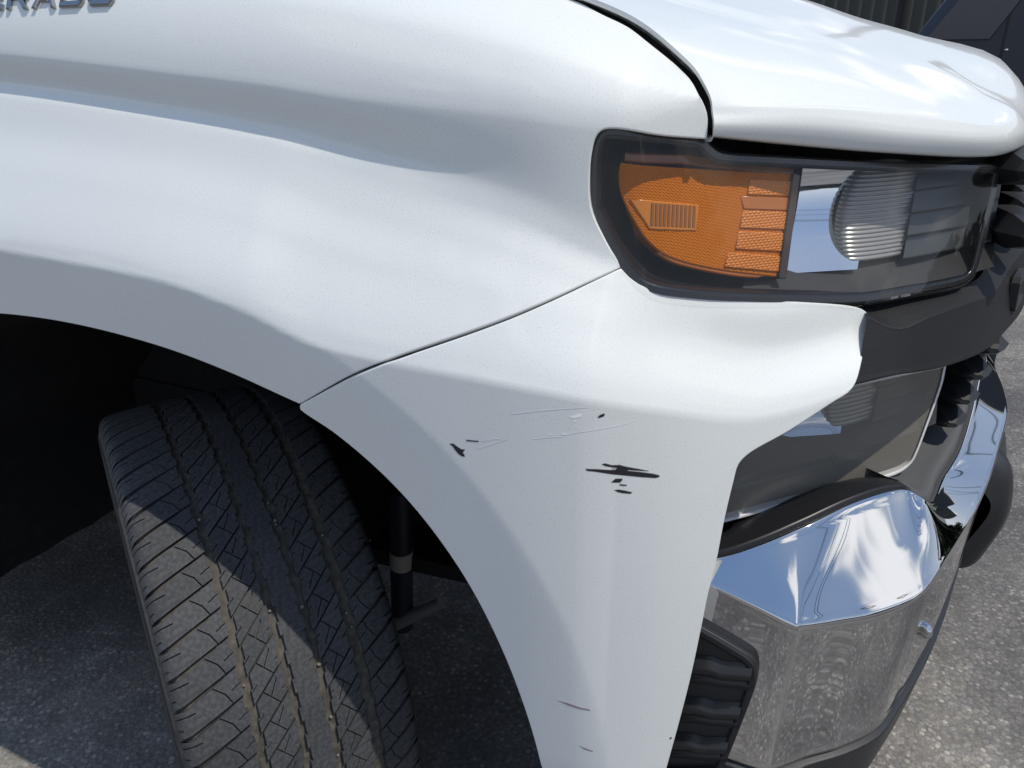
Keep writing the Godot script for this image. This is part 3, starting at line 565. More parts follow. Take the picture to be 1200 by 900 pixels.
func build_hood():
	var V := func(l: Array) -> Array:
		var out := []
		for i in range(0, l.size(), 3): out.append(Vector3(l[i], l[i + 1], l[i + 2]))
		return out
	var net := [
		V.call([.672,1.183,.862, .740,1.174,.805, .822,1.163,.735, .905,1.154,.645, .945,1.151,.49, .98,1.149,.30, 1.0,1.149,0]),
		V.call([.686,1.182,.873, .752,1.173,.819, .835,1.162,.749, .919,1.153,.659, .964,1.150,.5, .999,1.148,.3, 1.019,1.148,0]),
		V.call([.688,1.186,.875, .754,1.177,.821, .837,1.166,.751, .921,1.157,.661, .966,1.154,.5, 1.001,1.152,.3, 1.021,1.152,0]),
		V.call([.690,1.209,.874, .757,1.203,.817, .840,1.193,.745, .922,1.182,.658, .945,1.190,.5, .955,1.222,.3, .97,1.235,0]),
		V.call([.685,1.216,.871, .749,1.208,.812, .831,1.201,.737, .911,1.186,.652, .893,1.217,.5, .87,1.252,.3, .85,1.271,0]),
		V.call([.6783,1.2212,.8705, .742,1.215,.804, .822,1.208,.728, .898,1.195,.640, .878,1.226,.495, .85,1.258,.3, .83,1.277,0]),
		V.call([.6535,1.2378,.8705, .70,1.242,.79, .745,1.244,.70, .775,1.249,.60, .775,1.264,.45, .76,1.284,.25, .74,1.30,0]),
		V.call([.555,1.2935,.8705, .575,1.294,.78, .59,1.297,.68, .60,1.302,.57, .60,1.315,.42, .59,1.332,.24, .58,1.343,0]),
		V.call([.2,1.366,.870, .2,1.378,.79, .2,1.386,.69, .2,1.395,.57, .2,1.41,.42, .2,1.42,.22, .2,1.425,0]),
		V.call([-.5,1.409,.852, -.5,1.425,.78, -.5,1.435,.68, -.5,1.445,.56, -.5,1.46,.41, -.5,1.47,.21, -.5,1.475,0]),
	]
	var between := []
	for j in 7: between.append((net[6][j] as Vector3).lerp(net[7][j], 0.5) + Vector3(0, 0.002, 0))
	net.insert(7, between)
	for k in HOOD_SIDE.size(): net[k + 1][0] = HOOD_SIDE[k]
	net[0][0] = HOOD_SIDE[0] + Vector3(-0.014, 0.0, -0.012)
	for k in net.size():
		var r: Array = net[k]
		r.insert(4, (r[3] as Vector3).lerp(r[4], 0.5) + (Vector3(0.009, 0.002, 0.0) if k < 6 else Vector3(0, 0.001, 0)))
	var grid := loft_grid(net, 150, 140)
	for row in grid:
		for k in row.size():
			var a: Vector3 = row[k]
			row[k] = a + Vector3(0, 0.0065 * smoothstep(0.645, 0.600, a.z + (a.x - 0.6) * 0.12) * smoothstep(0.84, 0.62, a.x), 0)
	put("hood", grid_mesh(grid, true), M.paint, truck)
	# rolled edge along the side, and the dark gap below it
	var roll := []
	for v in grid.size():
		var e: Vector3 = grid[v][0]; var inn: Vector3 = ((grid[v][1] as Vector3) - e).normalized()
		var up: Vector3 = ((grid[mini(v + 1, grid.size() - 1)][0] as Vector3) - grid[maxi(v - 1, 0)][0]).cross(inn).normalized()
		var row := []
		for k in 5:
			var w := k / 4.0 * PI / 2
			row.append(e - inn * 0.0025 * sin(w) + up * -1.0 * 0.0025 * (1.0 - cos(w)))
		row.append((row[4] as Vector3) - up * 0.002)
		row.reverse(); roll.append(row)
	put("hood_edge", grid_mesh(roll), M.paint, truck)

# ---------------------------------------------------------------- lamps
var lamp_curves := {}
func table(l: Array) -> Array:
	var x := PackedFloat32Array(); var y := PackedFloat32Array()
	for p in l: x.append(p.x); y.append(p.y)
	return [x, y, slopes(x, y)]

func lamp_point(x: float, y: float, back: float) -> Vector3:
	if lamp_curves.is_empty(): lamp_curves = {"low": table(LAMP_LOW), "top": table(LAMP_TOP), "second": table(LAMP_SECOND)}
	var t := (1.18 - y) / 0.13
	var a = lamp_curves.top; var b = lamp_curves.low
	return Vector3(x, y, herm(a[0], a[1], a[2], x) * (1.0 - t) + herm(b[0], b[1], b[2], x) * t - back)

func second_point(x: float, y: float, back: float) -> Vector3:
	if lamp_curves.is_empty(): lamp_point(0.7, 1.1, 0.0)
	var a = lamp_curves.second
	return Vector3(x, y, herm(a[0], a[1], a[2], x) - 0.12 * (y - 0.88) - back)

# A tub behind a lamp's face: walls that follow the outline inwards and a back.
func tub(outline: PackedVector2Array, f: Callable, depth: float, shrink: float, push := Vector3.ZERO) -> ArrayMesh:
	if Geometry2D.is_polygon_clockwise(outline): outline.reverse()
	var mid := Vector2.ZERO
	for p in outline: mid += p / outline.size()
	var grid := []
	for k in 5:
		var t := k / 4.0; var row := []
		for i in outline.size() + 1:
			var p := outline[i % outline.size()]
			var q := p.lerp(mid, shrink * t)
			row.append((f.call(q.x, q.y, 0.004 + depth * t) as Vector3) + push * t)
		grid.append(row)
	var row := []
	for i in outline.size() + 1:
		row.append((f.call(mid.x, mid.y, 0.004 + depth) as Vector3) + push)
	grid.append(row)
	return grid_mesh(grid)

func build_headlight():
	var o := outlines()
	var h := holder("headlight", truck)
	var at := func(back: float) -> Callable: return func(x, y): return lamp_point(x, y, back)
	var face := smooth_line(o.headlight_lens, 0.006, true)
	put("lens", panel(face, at.call(0.0), 0.008, 0.004, 0.004), M.lens, h)
	put("housing", tub(face, lamp_point, 0.085, 0.10), M.lamp_black, h)
	# rubber-black rim just behind the lens
	put("rim", ring(face, lamp_point, 0.0075, 0.0035), M.gloss_black, h)
	var am := put("amber_reflector", panel(smooth_line(o.amber_marker, 0.005, true), at.call(0.022), 0.006, 0.002, 0.02), M.amber, h)
	put("flange", panel(smooth_line(o.marker_flange, 0.005, true), at.call(0.016), 0.006, 0.001, 0.03), M.brown_black, am)
	for k in 4: put("prism_block", panel(smooth_line(o["amber_block_%d" % k], 0.01, true), at.call(0.0195), 0.006, 0.001, 0.004), M.amber_bright, am)
	put("smooth_bar", panel(smooth_line(o.amber_block_4, 0.01, true), at.call(0.0202), 0.006, 0.001, 0.004), M.amber_smooth, am)
	put("bulb_window", panel(smooth_line(o.amber_window, 0.01, true), at.call(0.0205), 0.006, 0.0015, 0.004), M.amber_window, am)
	for k in 11: put("window_rib", panel(smooth_line(o["window_rib_%d" % k], 0.01, true), at.call(0.0195), 0.006, 0.0006, 0.002), M.amber_rib, am)
	put("lower_trim", panel(smooth_line(o.amber_lower_trim, 0.005, true), at.call(0.024), 0.006, 0.002, 0.006), M.amber_smooth, am)
	put("upper_trim", panel(smooth_line(o.amber_upper_trim, 0.01, true), at.call(0.024), 0.006, 0.002, 0.006), M.amber_dark, am)
	# mirror bowl, fluted dome, dark inner wall with fins, textured shelf
	var L := func(x, y, b): return lamp_point(x, y, b)
	bowl_set(h, L, 0.752, 0.800, 0.866, 0.945, 1.155, 1.058, 0.06, 24)

# Mirror bowl from x0 to x1, fluted dome from x1 to x2, dark finned wall from x2 to x3, between heights top and low.
func bowl_set(h: Node3D, f: Callable, x0: float, x1: float, x2: float, x3: float, top: float, low: float, deep: float, flutes: int):
	var grid := []
	for j in 25:
		var v := j / 24.0; var row := []
		for i in 25:
			var u := i / 24.0
			var x := lerpf(x0, x1 + 0.016, u); var y := lerpf(top + 0.008, low - 0.006, v)
			var b := 0.024 + 0.022 * (1.0 - u) + deep * 0.42 * (1.0 - pow(2.0 * v - 1.0, 2.0))
			row.append(f.call(x, y, b))
		grid.append(row)
	put("mirror_bowl", grid_mesh(flip(grid)), M.mirror, h)
	grid = []
	var n := flutes * 8
	for j in n + 1:
		var v := float(j) / n; var row := []
		var y := lerpf(top, low, v)
		var bulge := sqrt(maxf(0.0, 1.0 - pow(2.0 * v - 1.15, 2.0) * 0.72))
		var xl := lerpf(x1 + 0.022, x1 - 0.012, bulge)
		var xr := lerpf(x2 + 0.004, x2 - 0.014, v) + 0.0012 * absf(sin(v * flutes * PI))
		for i in 25:
			var u := i / 24.0
			var x := lerpf(xl, xr, u)
			var b := 0.030 + 0.022 * pow(1.0 - u, 9.0) + 0.004 * pow(absf(u - 0.45) * 1.8, 2.0) - 0.0016 * absf(sin(v * flutes * PI))
			row.append(f.call(x, y, b))
		grid.append(row)
	put("fluted_reflector", grid_mesh(flip(grid)), M.flute, h)
	grid = []
	n = 60
	for j in n + 1:
		var v := float(j) / n; var row := []
		var y := lerpf(top + 0.006, low - 0.004, v)
		var saw := fposmod(v * 5.0, 1.0)
		for i in 21:
			var u := i / 20.0
			var x := lerpf(x2 - 0.010, x3, u)
			var b := 0.030 + 0.010 * u - 0.009 * saw * (0.35 + 0.65 * smoothstep(0.75, 0.25, u))
			row.append(f.call(x, y, b))
		grid.append(row)
	put("inner_wall", grid_mesh(flip(grid)), M.smoke, h)
	# shelf rises from the lens foot to the reflectors
	grid = []
	for j in 9:
		var v := j / 8.0; var row := []
		for i in 31:
			var u := i / 30.0
			var x := lerpf(x0 - 0.03, x3 + 0.004, u)
			row.append(f.call(x, lerpf(low + 0.004, low - 0.024, v), lerpf(0.062, 0.006, v)))
		grid.append(row)
	put("shelf", grid_mesh(flip(grid)), M.carbon, h)
	grid = []
	for j in 9:
		var v := j / 8.0; var row := []
		for i in 31:
			var u := i / 30.0
			row.append(f.call(lerpf(x0 - 0.03, x3 + 0.004, u), lerpf(top + 0.024, top + 0.002, v), lerpf(0.006, 0.05, v)))
		grid.append(row)
	put("ceiling_panel", grid_mesh(flip(grid)), M.lamp_black, h)

func flip(grid: Array) -> Array: return grid   # rows run downwards, columns along +x: faces look outwards

# A flat rim that follows an outline, width in, back behind the face.
func ring(outline: PackedVector2Array, f: Callable, width: float, back: float) -> ArrayMesh:
	if Geometry2D.is_polygon_clockwise(outline): outline.reverse()
	var grid := [[], [], [], []]
	var n := outline.size()
	for i in n + 1:
		var p := outline[i % n]
		var dir := (outline[(i + 1) % n] - outline[(i + n - 1) % n]).normalized()
		var inn := Vector2(-dir.y, dir.x)
		for k in 4:
			var t := k / 3.0
			var q := p + inn * width * minf(t, 0.67) * 1.5
			grid[k].append(f.call(q.x, q.y, back + (0.014 if k == 3 else 0.0)))
	return grid_mesh(grid)

func build_lower_lamp():
	var o := outlines()
	var h := holder("lower_lamp", truck)
	var face := smooth_line(o.lower_lens, 0.006, true)
	put("lens", panel(face, func(x, y): return second_point(x, y, 0.0), 0.008, 0.004, 0.004), M.dull_lens, h)
	put("housing", tub(face, second_point, 0.07, 0.08), M.lamp_black, h)
	put("rim", ring(face, second_point, 0.0035, -0.0025), M.pale_rim, h)
	bowl_set(h, func(x, y, b): return second_point(x, y, b), 0.765, 0.812, 0.870, 0.93, 0.945, 0.848, 0.05, 18)

# ---------------------------------------------------------------- front end
func sharpen(a: Array, b: Array, t: float) -> Array:
	var out := []
	for i in a.size(): out.append((a[i] as Vector3).lerp(b[i], t))
	return out

func shift(a: Array, d: Vector3) -> Array:
	var out := []
	for p in a: out.append((p as Vector3) + d)
	return out

func build_front():
	var L := bumper_lines()
	# chrome face bar: inner edge, top facet, crest, face, foot
	var c: Array = L.crest; var t: Array = L.top; var l: Array = L.low
	var net := [shift(t, Vector3(-0.012, -0.012, -0.010)), shift(t, Vector3(-0.002, -0.0015, -0.002)), t, sharpen(t, c, 0.08), sharpen(t, c, 0.5), sharpen(t, c, 0.93), c, sharpen(c, l, 0.04), sharpen(c, l, 0.10), sharpen(c, l, 0.5), sharpen(c, l, 0.94), l, shift(l, Vector3(-0.012, -0.004, -0.012))]
	net.reverse()
	var sharp := []
	for ri in net.size():
		var r: Array = net[ri]
		var row := []
		for j in r.size():
			if j == 3 and ri <= net.size() - 6:
				row.append((r[j] as Vector3).lerp(r[j - 1], 0.12)); row.append((r[j] as Vector3).lerp((r[j - 1] + r[j + 1]) * 0.5, 0.03)); row.append((r[j] as Vector3).lerp(r[j + 1], 0.12))
			elif j == 3:
				var t3 := PackedFloat32Array([0.0, 1.0, 2.0, 3.0])
				row.append(along_points([r[1], r[2], r[3], r[4]], t3, 1.88)); row.append(r[3]); row.append(along_points([r[2], r[3], r[4], r[5]], t3, 1.12))
			else: row.append(r[j])
		sharp.append(row)
	var bumper := put("chrome_bumper", loft(sharp, 160, 90, true), M.chrome, truck)
	# corner vent
	var vent := holder("corner_vent", truck)
	var o := smooth_line(L.vent, 0.006, true)
	put("vent_back", panel(o, func(x, y): return Vector3(x, y, 0.8925), 0.02, 0.001, 0.01), M.plastic, vent)
	put("frame", ring(o, func(x, y, b): return Vector3(x, y, 0.8975 - b), 0.008, 0.0), M.plastic, vent)
	put("frame_side", panel_band(o, 0.885, 0.8975), M.plastic, vent)
	for k in 4:
		var e: Array = L["vane_%d" % k]
		put("vane", vane(e[0], e[1]), M.plastic, vent)
	# parking sensor
	var sp := SphereMesh.new(); sp.radius = 0.011; sp.height = 0.012; sp.radial_segments = 24; sp.rings = 10
	var s := put("parking_sensor", sp, M.chrome, truck)
	s.position = Vector3(0.957, 0.615, 0.705); s.rotation = Vector3(0, 0.75, PI / 2)
	# black valance under the chrome
	var v0 := shift(l, Vector3(-0.006, -0.001, -0.006)); var v1 := shift(l, Vector3(0.004, -0.006, 0.004)); var v2 := shift(l, Vector3(-0.004, -0.085, -0.004)); var v3 := shift(l, Vector3(-0.05, -0.10, -0.05)); var v4 := shift(l, Vector3(-0.25, -0.10, -0.12))
	put("lower_valance", loft([v0, sharpen(v0, v1, 0.8), v1, sharpen(v1, v2, 0.1), sharpen(v1, v2, 0.9), v2, v3], 60, 30, true), M.plastic, truck)
	# black centre piece of the lower bumper
	var cr := []
	for z in [0.235, 0.22, 0.11, 0.0]:
		var k := 0.012 + 0.02 * smoothstep(0.0, 0.235, z); var w := 0.025 if z > 0.23 else 0.0
		cr.append([Vector3(1.04 - k, 0.63 - w, z), Vector3(1.085 - k - w, 0.625 - w, z), Vector3(1.122 - k - w, 0.595 - w, z), Vector3(1.136 - k - w, 0.55, z), Vector3(1.122 - k - w, 0.46 + w, z), Vector3(1.10 - k - w, 0.41 + w, z), Vector3(1.0, 0.40 + w, z)])
	var net2 := []
	for i in 7:
		var row := []
		for j in 4: row.append(cr[j][i])
		net2.append(row)
	put("centre_guard", loft(net2, 12, 40, true), M.plastic, truck)
	# wide bar between the lamps
	var b0: Array = L.bar_back; var b1: Array = L.bar_top; var b2: Array = L.bar_bottom; var b3: Array = L.bar_under
	put("grille_bar", loft([b0, sharpen(b0, b1, 0.08), sharpen(b0, b1, 0.86), sharpen(b0, b1, 0.97), b1, sharpen(b1, b2, 0.05), sharpen(b1, b2, 0.15), sharpen(b1, b2, 0.9), b2, sharpen(b2, b3, 0.12), b3], 120, 60, true), M.grain, truck)
	# first letter moulded into the bar
	var lt := put("bar_letter", bar_letter(), M.plastic, truck)
	var bx_ := Vector3(0.225, 0.0, -0.974).normalized(); var by_ := Vector3(-0.06, 1.0, 0.0); by_ = (by_ - bx_ * by_.dot(bx_)).normalized()
	lt.transform = Transform3D(Basis(bx_, by_, bx_.cross(by_)), BAR_LETTER)
	# dark strip between the lower lamp and the chrome, grey shelf behind the chrome ledge
	var inner := []; var shelf_in := []
	for j in t.size():
		inner.append(t[j] + Vector3(-0.004, 0.004, -0.004))
	var strip_a := []; var strip_b := []; var strip_c := []
	for j in 7:
		var k: float = [1.0, 1.0, 1.0, 0.95, 0.8, 0.55, 0.4][j]
		strip_a.append(inner[j]); strip_b.append(inner[j] + Vector3(-0.012, -0.001, -0.023) * k); strip_c.append(inner[j] + Vector3(-0.012, -0.001, -0.023) * k + Vector3(-0.03, -0.03, -0.05))
	put("filler_strip", loft([shift(strip_a, Vector3(0.002, -0.012, 0.002)), strip_a, sharpen(strip_a, strip_b, 0.2), strip_b, strip_c], 40, 24), M.strip, truck)
	var g0 := []; var g1 := []; var g2 := []
	for j in range(6, t.size()):
		g0.append(inner[j] + Vector3(-0.002, -0.010, -0.002)); g1.append(inner[j] + Vector3(-0.004, 0.0, -0.003)); g2.append(inner[j] + Vector3(-0.09, 0.012, -0.03))
	put("grille_shelf", loft([g0, g1, sharpen(g1, g2, 0.2), g2], 50, 16, true), M.grey_plastic, truck)
	# faceted grille nubs in rows
	var lm := link_mesh()
	var g := holder("grille", truck)
	for r in [[1.135, 0.945, 0.105], [1.068, 0.965, 0.105], [0.905, 0.955, 0.09], [0.868, 0.945, 0.09], [0.832, 0.938, 0.09], [0.797, 0.93, 0.09]]:
		for i in range(-5, 6):
			var z: float = i * r[2] + (0.03 if r[0] > 1.0 else 0.0)
			var k := put("grille_link", lm, M.plastic, g)
			k.position = Vector3(r[1] + 0.05 * (1.0 - z * z / 0.3), r[0], z); k.rotation.y = z * 0.55
			k.scale = Vector3(1.0, 1.25 if r[0] > 1.0 else 0.9, 1.15 if r[0] > 1.0 else 1.0)
	# black box added behind everything, so that gaps are dark
	var bx := BoxMesh.new(); bx.size = Vector3(0.5, 0.62, 1.30)
	var core := put("dark_backing", bx, M.black, truck); core.position = Vector3(0.58, 0.86, 0)
	# black sheets added under the hood's lip and side, as shade in the gaps
	var lip := [Vector3(.672,1.183,.862), Vector3(.740,1.174,.805), Vector3(.822,1.163,.735), Vector3(.905,1.154,.645), Vector3(.945,1.151,.49), Vector3(.98,1.149,.30), Vector3(1.0,1.149,0)]
	var l2 := []; var l3 := []
	for a in lip: l2.append(a + Vector3(-0.022, -0.018, -0.028)); l3.append(a + Vector3(-0.05, -0.075, -0.07))
	put("lip_shade_sheet", loft([shift(lip, Vector3(-0.004, 0.004, -0.006)), l2, l3], 30, 8, true), M.black, truck)
	var r0 := []; var r1 := []; var r2 := []
	for x in [-0.85, -0.5, -0.2, 0.0, 0.2, 0.38, 0.48, 0.54, 0.60, 0.64, 0.665, 0.68]:
		var y := herm(knots[1][0], knots[1][1], knots[1][2], x)
		var a := body_point(x, y)
		r0.append(a + Vector3(0.0, -0.030, -0.005)); r1.append(a + Vector3(-0.004, -0.032, -0.022)); r2.append(a + Vector3(-0.004, 0.004, -0.024))
	put("gap_shade_sheet", loft([r0, r1, r2], 50, 8), M.black, truck)

func bar_letter() -> ArrayMesh:
	var st := SurfaceTool.new(); st.begin(Mesh.PRIMITIVE_TRIANGLES)
	for l in [[0.0, 0.006, 0.010, 0.012, 0.010, 0.032, 0.0, 0.038], [0.0, 0.006, 0.008, 0.0, 0.062, 0.0, 0.062, 0.010, 0.010, 0.010], [0.0, 0.038, 0.010, 0.034, 0.062, 0.034, 0.062, 0.044, 0.008, 0.044]]:
		var p := PackedVector2Array()
		for i in range(0, l.size(), 2): p.append(Vector2(l[i], l[i + 1]))
		extrude(st, p, -0.006, 0.004, 0.001)
	return st.commit()

func panel_band(o: PackedVector2Array, z0: float, z1: float) -> ArrayMesh:
	if Geometry2D.is_polygon_clockwise(o): o.reverse()
	var grid := [[], []]
	for i in o.size() + 1:
		var p := o[i % o.size()]
		grid[0].append(Vector3(p.x, p.y, z0)); grid[1].append(Vector3(p.x, p.y, z1))
	return grid_mesh(grid)

func vane(a: Vector2, b: Vector2) -> ArrayMesh:
	var up := [0.020, 0.012, 0.004, -0.001, -0.006, -0.010, -0.018]
	var out := [0.893, 0.902, 0.903, 0.896, 0.8965, 0.901, 0.893]
	var grid := []
	for k in 7:
		var row := []
		for i in 13:
			var t := i / 12.0
			var kink := 0.006 * smoothstep(0.55, 0.3, t)
			var p := a.lerp(b, t)
			row.append(Vector3(p.x, p.y + up[k] * (1.0 if k < 3 or k > 4 else 1.0) + kink * (0.9 if k < 3 else 0.4), out[k]))
		grid.append(row)
	return grid_mesh(grid)

func link_mesh() -> ArrayMesh:
	# a nub: hexagonal bar that swells and tapers, along z
	var grid := []
	for s in [[-0.058, 0.004], [-0.05, 0.009], [-0.026, 0.017], [0.026, 0.017], [0.05, 0.009], [0.058, 0.004]]:
		var row := []
		for k in 7:
			var a := -k * TAU / 6.0
			row.append(Vector3(cos(a) * s[1] * 1.7, sin(a) * s[1], s[0]))
		grid.append(row)
	return flat_mesh(grid)

func flat_mesh(grid: Array) -> ArrayMesh:
	var st := SurfaceTool.new(); st.begin(Mesh.PRIMITIVE_TRIANGLES)
	for v in grid.size() - 1:
		for u in grid[0].size() - 1:
			var q := [grid[v][u], grid[v + 1][u], grid[v + 1][u + 1], grid[v][u + 1]]
			for tr in [[0, 1, 2], [0, 2, 3]]:
				var n: Vector3 = -((q[tr[1]] - q[tr[0]]) as Vector3).cross(q[tr[2]] - q[tr[0]]).normalized()
				for x in tr: st.set_normal(n); st.add_vertex(q[x])
	for e in [0, grid.size() - 1]:
		for u in range(1, grid[0].size() - 2):
			var q := [grid[e][0], grid[e][u], grid[e][u + 1]]
			if e == 0: q.reverse()
			var n: Vector3 = -((q[1] - q[0]) as Vector3).cross(q[2] - q[0]).normalized()
			for x in q: st.set_normal(n); st.add_vertex(x)
	return st.commit()

# ---------------------------------------------------------------- paint damage and badge
func build_marks():
	var o := scratch_outlines()
	var f := func(x: float, y: float) -> Vector3: return body_point(x, y) + Vector3(0.00005, 0, 0.00018)
	for k in o:
		var line: bool = k.begins_with("line")
		if k.begins_with("scuff") or k.begins_with("glint"):
			put("scuff", panel(PackedVector2Array(o[k]), f, 0.004, 0.0, 0.0), M.scuff if k.begins_with("scuff") else M.glint, truck)  # the glints are painted as near-white patches among the scuffs
			continue
		if not line:
			var f2 := func(x: float, y: float) -> Vector3: return body_point(x, y) + Vector3(0.00003, 0, 0.00010)
			for e in Geometry2D.offset_polygon(PackedVector2Array(o[k]), 0.0005, Geometry2D.JOIN_ROUND):
				put("chip_border", panel(e, f2, 0.004, 0.0, 0.0), M.primer, truck)
		var s := put("scratch" if line else "paint_chip", panel(PackedVector2Array(o[k]), f, 0.004, 0.0, 0.0), M.scratch_red if k in ["line_a", "line_b"] else (M.scratch_grey if line else M.chip), truck)
		if k == "chip_d": s.set_meta("label", "long black streak where the paint is gone")

func build_badge():
	var b := holder("name_badge", truck)
	# letters of the name along the fender, from the front backwards
	var font := SystemFont.new(); font.font_names = PackedStringArray(["Droid Sans"]); font.font_weight = 700
	var x := BADGE_X
	var widths := {"O": 0.036, "D": 0.034, "A": 0.036, "R": 0.034, "E": 0.031, "V": 0.036, "L": 0.030, "I": 0.012, "S": 0.034}
	for ch in ["O", "D", "A", "R", "E", "V", "L", "I", "S"]:
		var w: float = widths[ch]
		var mesh := letter(ch, w, 0.026)
		var l := put("letter", mesh, M.badge, b)
		var base := body_point(x - w * 0.5, BADGE_Y)
		var n := ((body_point(x, BADGE_Y + 0.02) - body_point(x, BADGE_Y)) as Vector3).normalized()
		var r := ((body_point(x, BADGE_Y) - body_point(x - 0.02, BADGE_Y)) as Vector3).normalized()
		l.transform = Transform3D(Basis(r, n, r.cross(n)), body_point(x - w, BADGE_Y))
		x -= w + 0.0065

func letter(ch: String, w: float, h: float) -> ArrayMesh:
	var s := 0.0062; var c := 0.005
	var P := func(l: Array) -> PackedVector2Array:
		var out := PackedVector2Array()
		for i in range(0, l.size(), 2): out.append(Vector2(l[i], l[i + 1]))
		return out
	var parts := []
	match ch:
		"O":
			parts = [P.call([c, 0, w - c, 0, w, c, w - s, s + 0.001, s, s, 0, c]), P.call([0, c, s, s, s, h - s, 0, h - c]), P.call([w - s, s + 0.001, w, c, w, h - c, w - s, h - s]), P.call([0, h - c, s, h - s, w - s, h - s, w, h - c, w - c, h, c, h])]
		"D":
			parts = [P.call([0, 0, w - c, 0, w, c, w - s, s + 0.001, s, s, 0, s]), P.call([0, s, s, s, s, h - s, 0, h - s]), P.call([w - s, s + 0.001, w, c, w, h - c, w - s, h - s]), P.call([0, h - s, s, h - s, w - s, h - s, w, h - c, w - c, h, 0, h])]
		"A": parts = [P.call([0, 0, s, 0, w * 0.5 + s * 0.4, h, w * 0.5 - s * 0.6, h]), P.call([w - s, 0, w, 0, w * 0.5 + s * 0.6, h, w * 0.5 - s * 0.3, h]), P.call([w * 0.3, h * 0.25, w * 0.7, h * 0.25, w * 0.62, h * 0.42, w * 0.38, h * 0.42])]
		"R": parts = [P.call([0, 0, s, 0, s, h, 0, h]), P.call([w - s * 1.1, 0, w, 0, w * 0.7, h * 0.45, w * 0.45, h * 0.45]), P.call([s, h - s, w - c, h - s, w, h - c, w - c, h, s, h]), P.call([w - s, h * 0.5, w, h * 0.5, w, h - c, w - s, h - s]), P.call([s, h * 0.4, w - c, h * 0.4, w, h * 0.5, w - s, h * 0.6, s, h * 0.6])]
		"E": parts = [P.call([0, 0, s, 0, s, h, 0, h]), P.call([s, 0, w, 0, w, s, s, s]), P.call([s, h * 0.4, w * 0.9, h * 0.4, w * 0.9, h * 0.6, s, h * 0.6]), P.call([s, h - s, w, h - s, w, h, s, h])]
		"V": parts = [P.call([0, h, w * 0.5 - s * 0.6, 0, w * 0.5 + s * 0.3, 0, s, h]), P.call([w - s, h, w * 0.5 - s * 0.3, 0, w * 0.5 + s * 0.6, 0, w, h])]
		"L": parts = [P.call([0, 0, s, 0, s, h, 0, h]), P.call([s, 0, w, 0, w, s, s, s])]
		"I": parts = [P.call([0, 0, s, 0, s, h, 0, h])]
		_: parts = [P.call([0, 0, w - c, 0, w, c, w - s, s, 0, s]), P.call([w - s, s, w, c, w, h * 0.5, w - s, h * 0.5]), P.call([0, h * 0.42, w - s, h * 0.42, w - s, h * 0.6, 0, h * 0.6]), P.call([0, h * 0.6, s, h * 0.6, s, h - s, 0, h - c]), P.call([0, h - c, s, h - s, w, h - s, w, h, c, h])]
	var st := SurfaceTool.new(); st.begin(Mesh.PRIMITIVE_TRIANGLES)
	for p in parts: extrude(st, p, -0.001, 0.0038, 0.0012)
	return st.commit()

# A prism over a polygon in (x, y) from z0 to z1, its top edge bevelled.
func extrude(st: SurfaceTool, p: PackedVector2Array, z0: float, z1: float, bevel: float):
	if Geometry2D.is_polygon_clockwise(p): p.reverse()
	var n := p.size()
	var inn := PackedVector2Array()
	for i in n:
		var a := p[(i + n - 1) % n]; var b := p[i]; var c := p[(i + 1) % n]
		var d0 := (b - a).normalized(); var d1 := (c - b).normalized()
		var m := Vector2(-d0.y - d1.y, d0.x + d1.x)
		inn.append(b + m.normalized() * bevel / maxf(m.length() * 0.5, 0.5))
	var quad := func(a: Vector3, b: Vector3, c: Vector3, d: Vector3):
		var nn := ((b - a) as Vector3).cross(d - a).normalized()
		for v in [a, c, b, a, d, c]: st.set_normal(nn); st.add_vertex(v)
	for i in n:
		var a := p[i]; var b := p[(i + 1) % n]; var ai := inn[i]; var bi := inn[(i + 1) % n]
		quad.call(Vector3(a.x, a.y, z0), Vector3(b.x, b.y, z0), Vector3(b.x, b.y, z1 - bevel), Vector3(a.x, a.y, z1 - bevel))
		quad.call(Vector3(a.x, a.y, z1 - bevel), Vector3(b.x, b.y, z1 - bevel), Vector3(bi.x, bi.y, z1), Vector3(ai.x, ai.y, z1))
	var tr := Geometry2D.triangulate_polygon(inn)
	for k in range(0, tr.size(), 3):
		var t := [inn[tr[k]], inn[tr[k + 1]], inn[tr[k + 2]]]
		if ((t[1] - t[0]) as Vector2).cross(t[2] - t[0]) > 0: t.reverse()
		for v in t: st.set_normal(Vector3(0, 0, 1)); st.add_vertex(Vector3(v.x, v.y, z1))

# ---------------------------------------------------------------- wheel
const AXLE := Vector3(0.003, 0.385, 0.852)
const HALF := 0.127
# Tyre section: distance across the tread from the outer shoulder (m) -> axial offset, radius
var section := [[-0.115, 0.108, 0.235], [-0.09, 0.128, 0.275], [-0.06, 0.139, 0.325], [-0.035, 0.1385, 0.357], [-0.018, 0.135, 0.374], [-0.006, 0.1305, 0.3835], [0.004, 0.123, 0.3885], [0.015, 0.1125, 0.3908], [0.04, 0.087, 0.3932], [0.127, 0.0, 0.3965]]
var sec := []
func tyre_point(w: float, c: float, down: float) -> Vector3:
	if sec.is_empty():
		var x := PackedFloat32Array(); var a := PackedFloat32Array(); var r := PackedFloat32Array()
		for s in section: x.append(s[0]); a.append(s[1]); r.append(s[2])
		sec = [x, a, slopes(x, a), r, slopes(x, r)]
	var side := 1.0
	if w > HALF: w = 2.0 * HALF - w; side = -1.0
	var ax := herm(sec[0], sec[1], sec[2], w); var r := herm(sec[0], sec[3], sec[4], w)
	var da := herm(sec[0], sec[1], sec[2], w + 0.001) - ax; var dr := herm(sec[0], sec[3], sec[4], w + 0.001) - r
	var n := Vector2(dr, -da).normalized() if true else Vector2.ZERO   # (axial, radial) outwards
	if w > 0.12: n = Vector2(0, 1)
	ax -= n.x * down; r -= n.y * down
	var th := c / 0.3965
	return Vector3(cos(th) * r, sin(th) * r, ax * side)

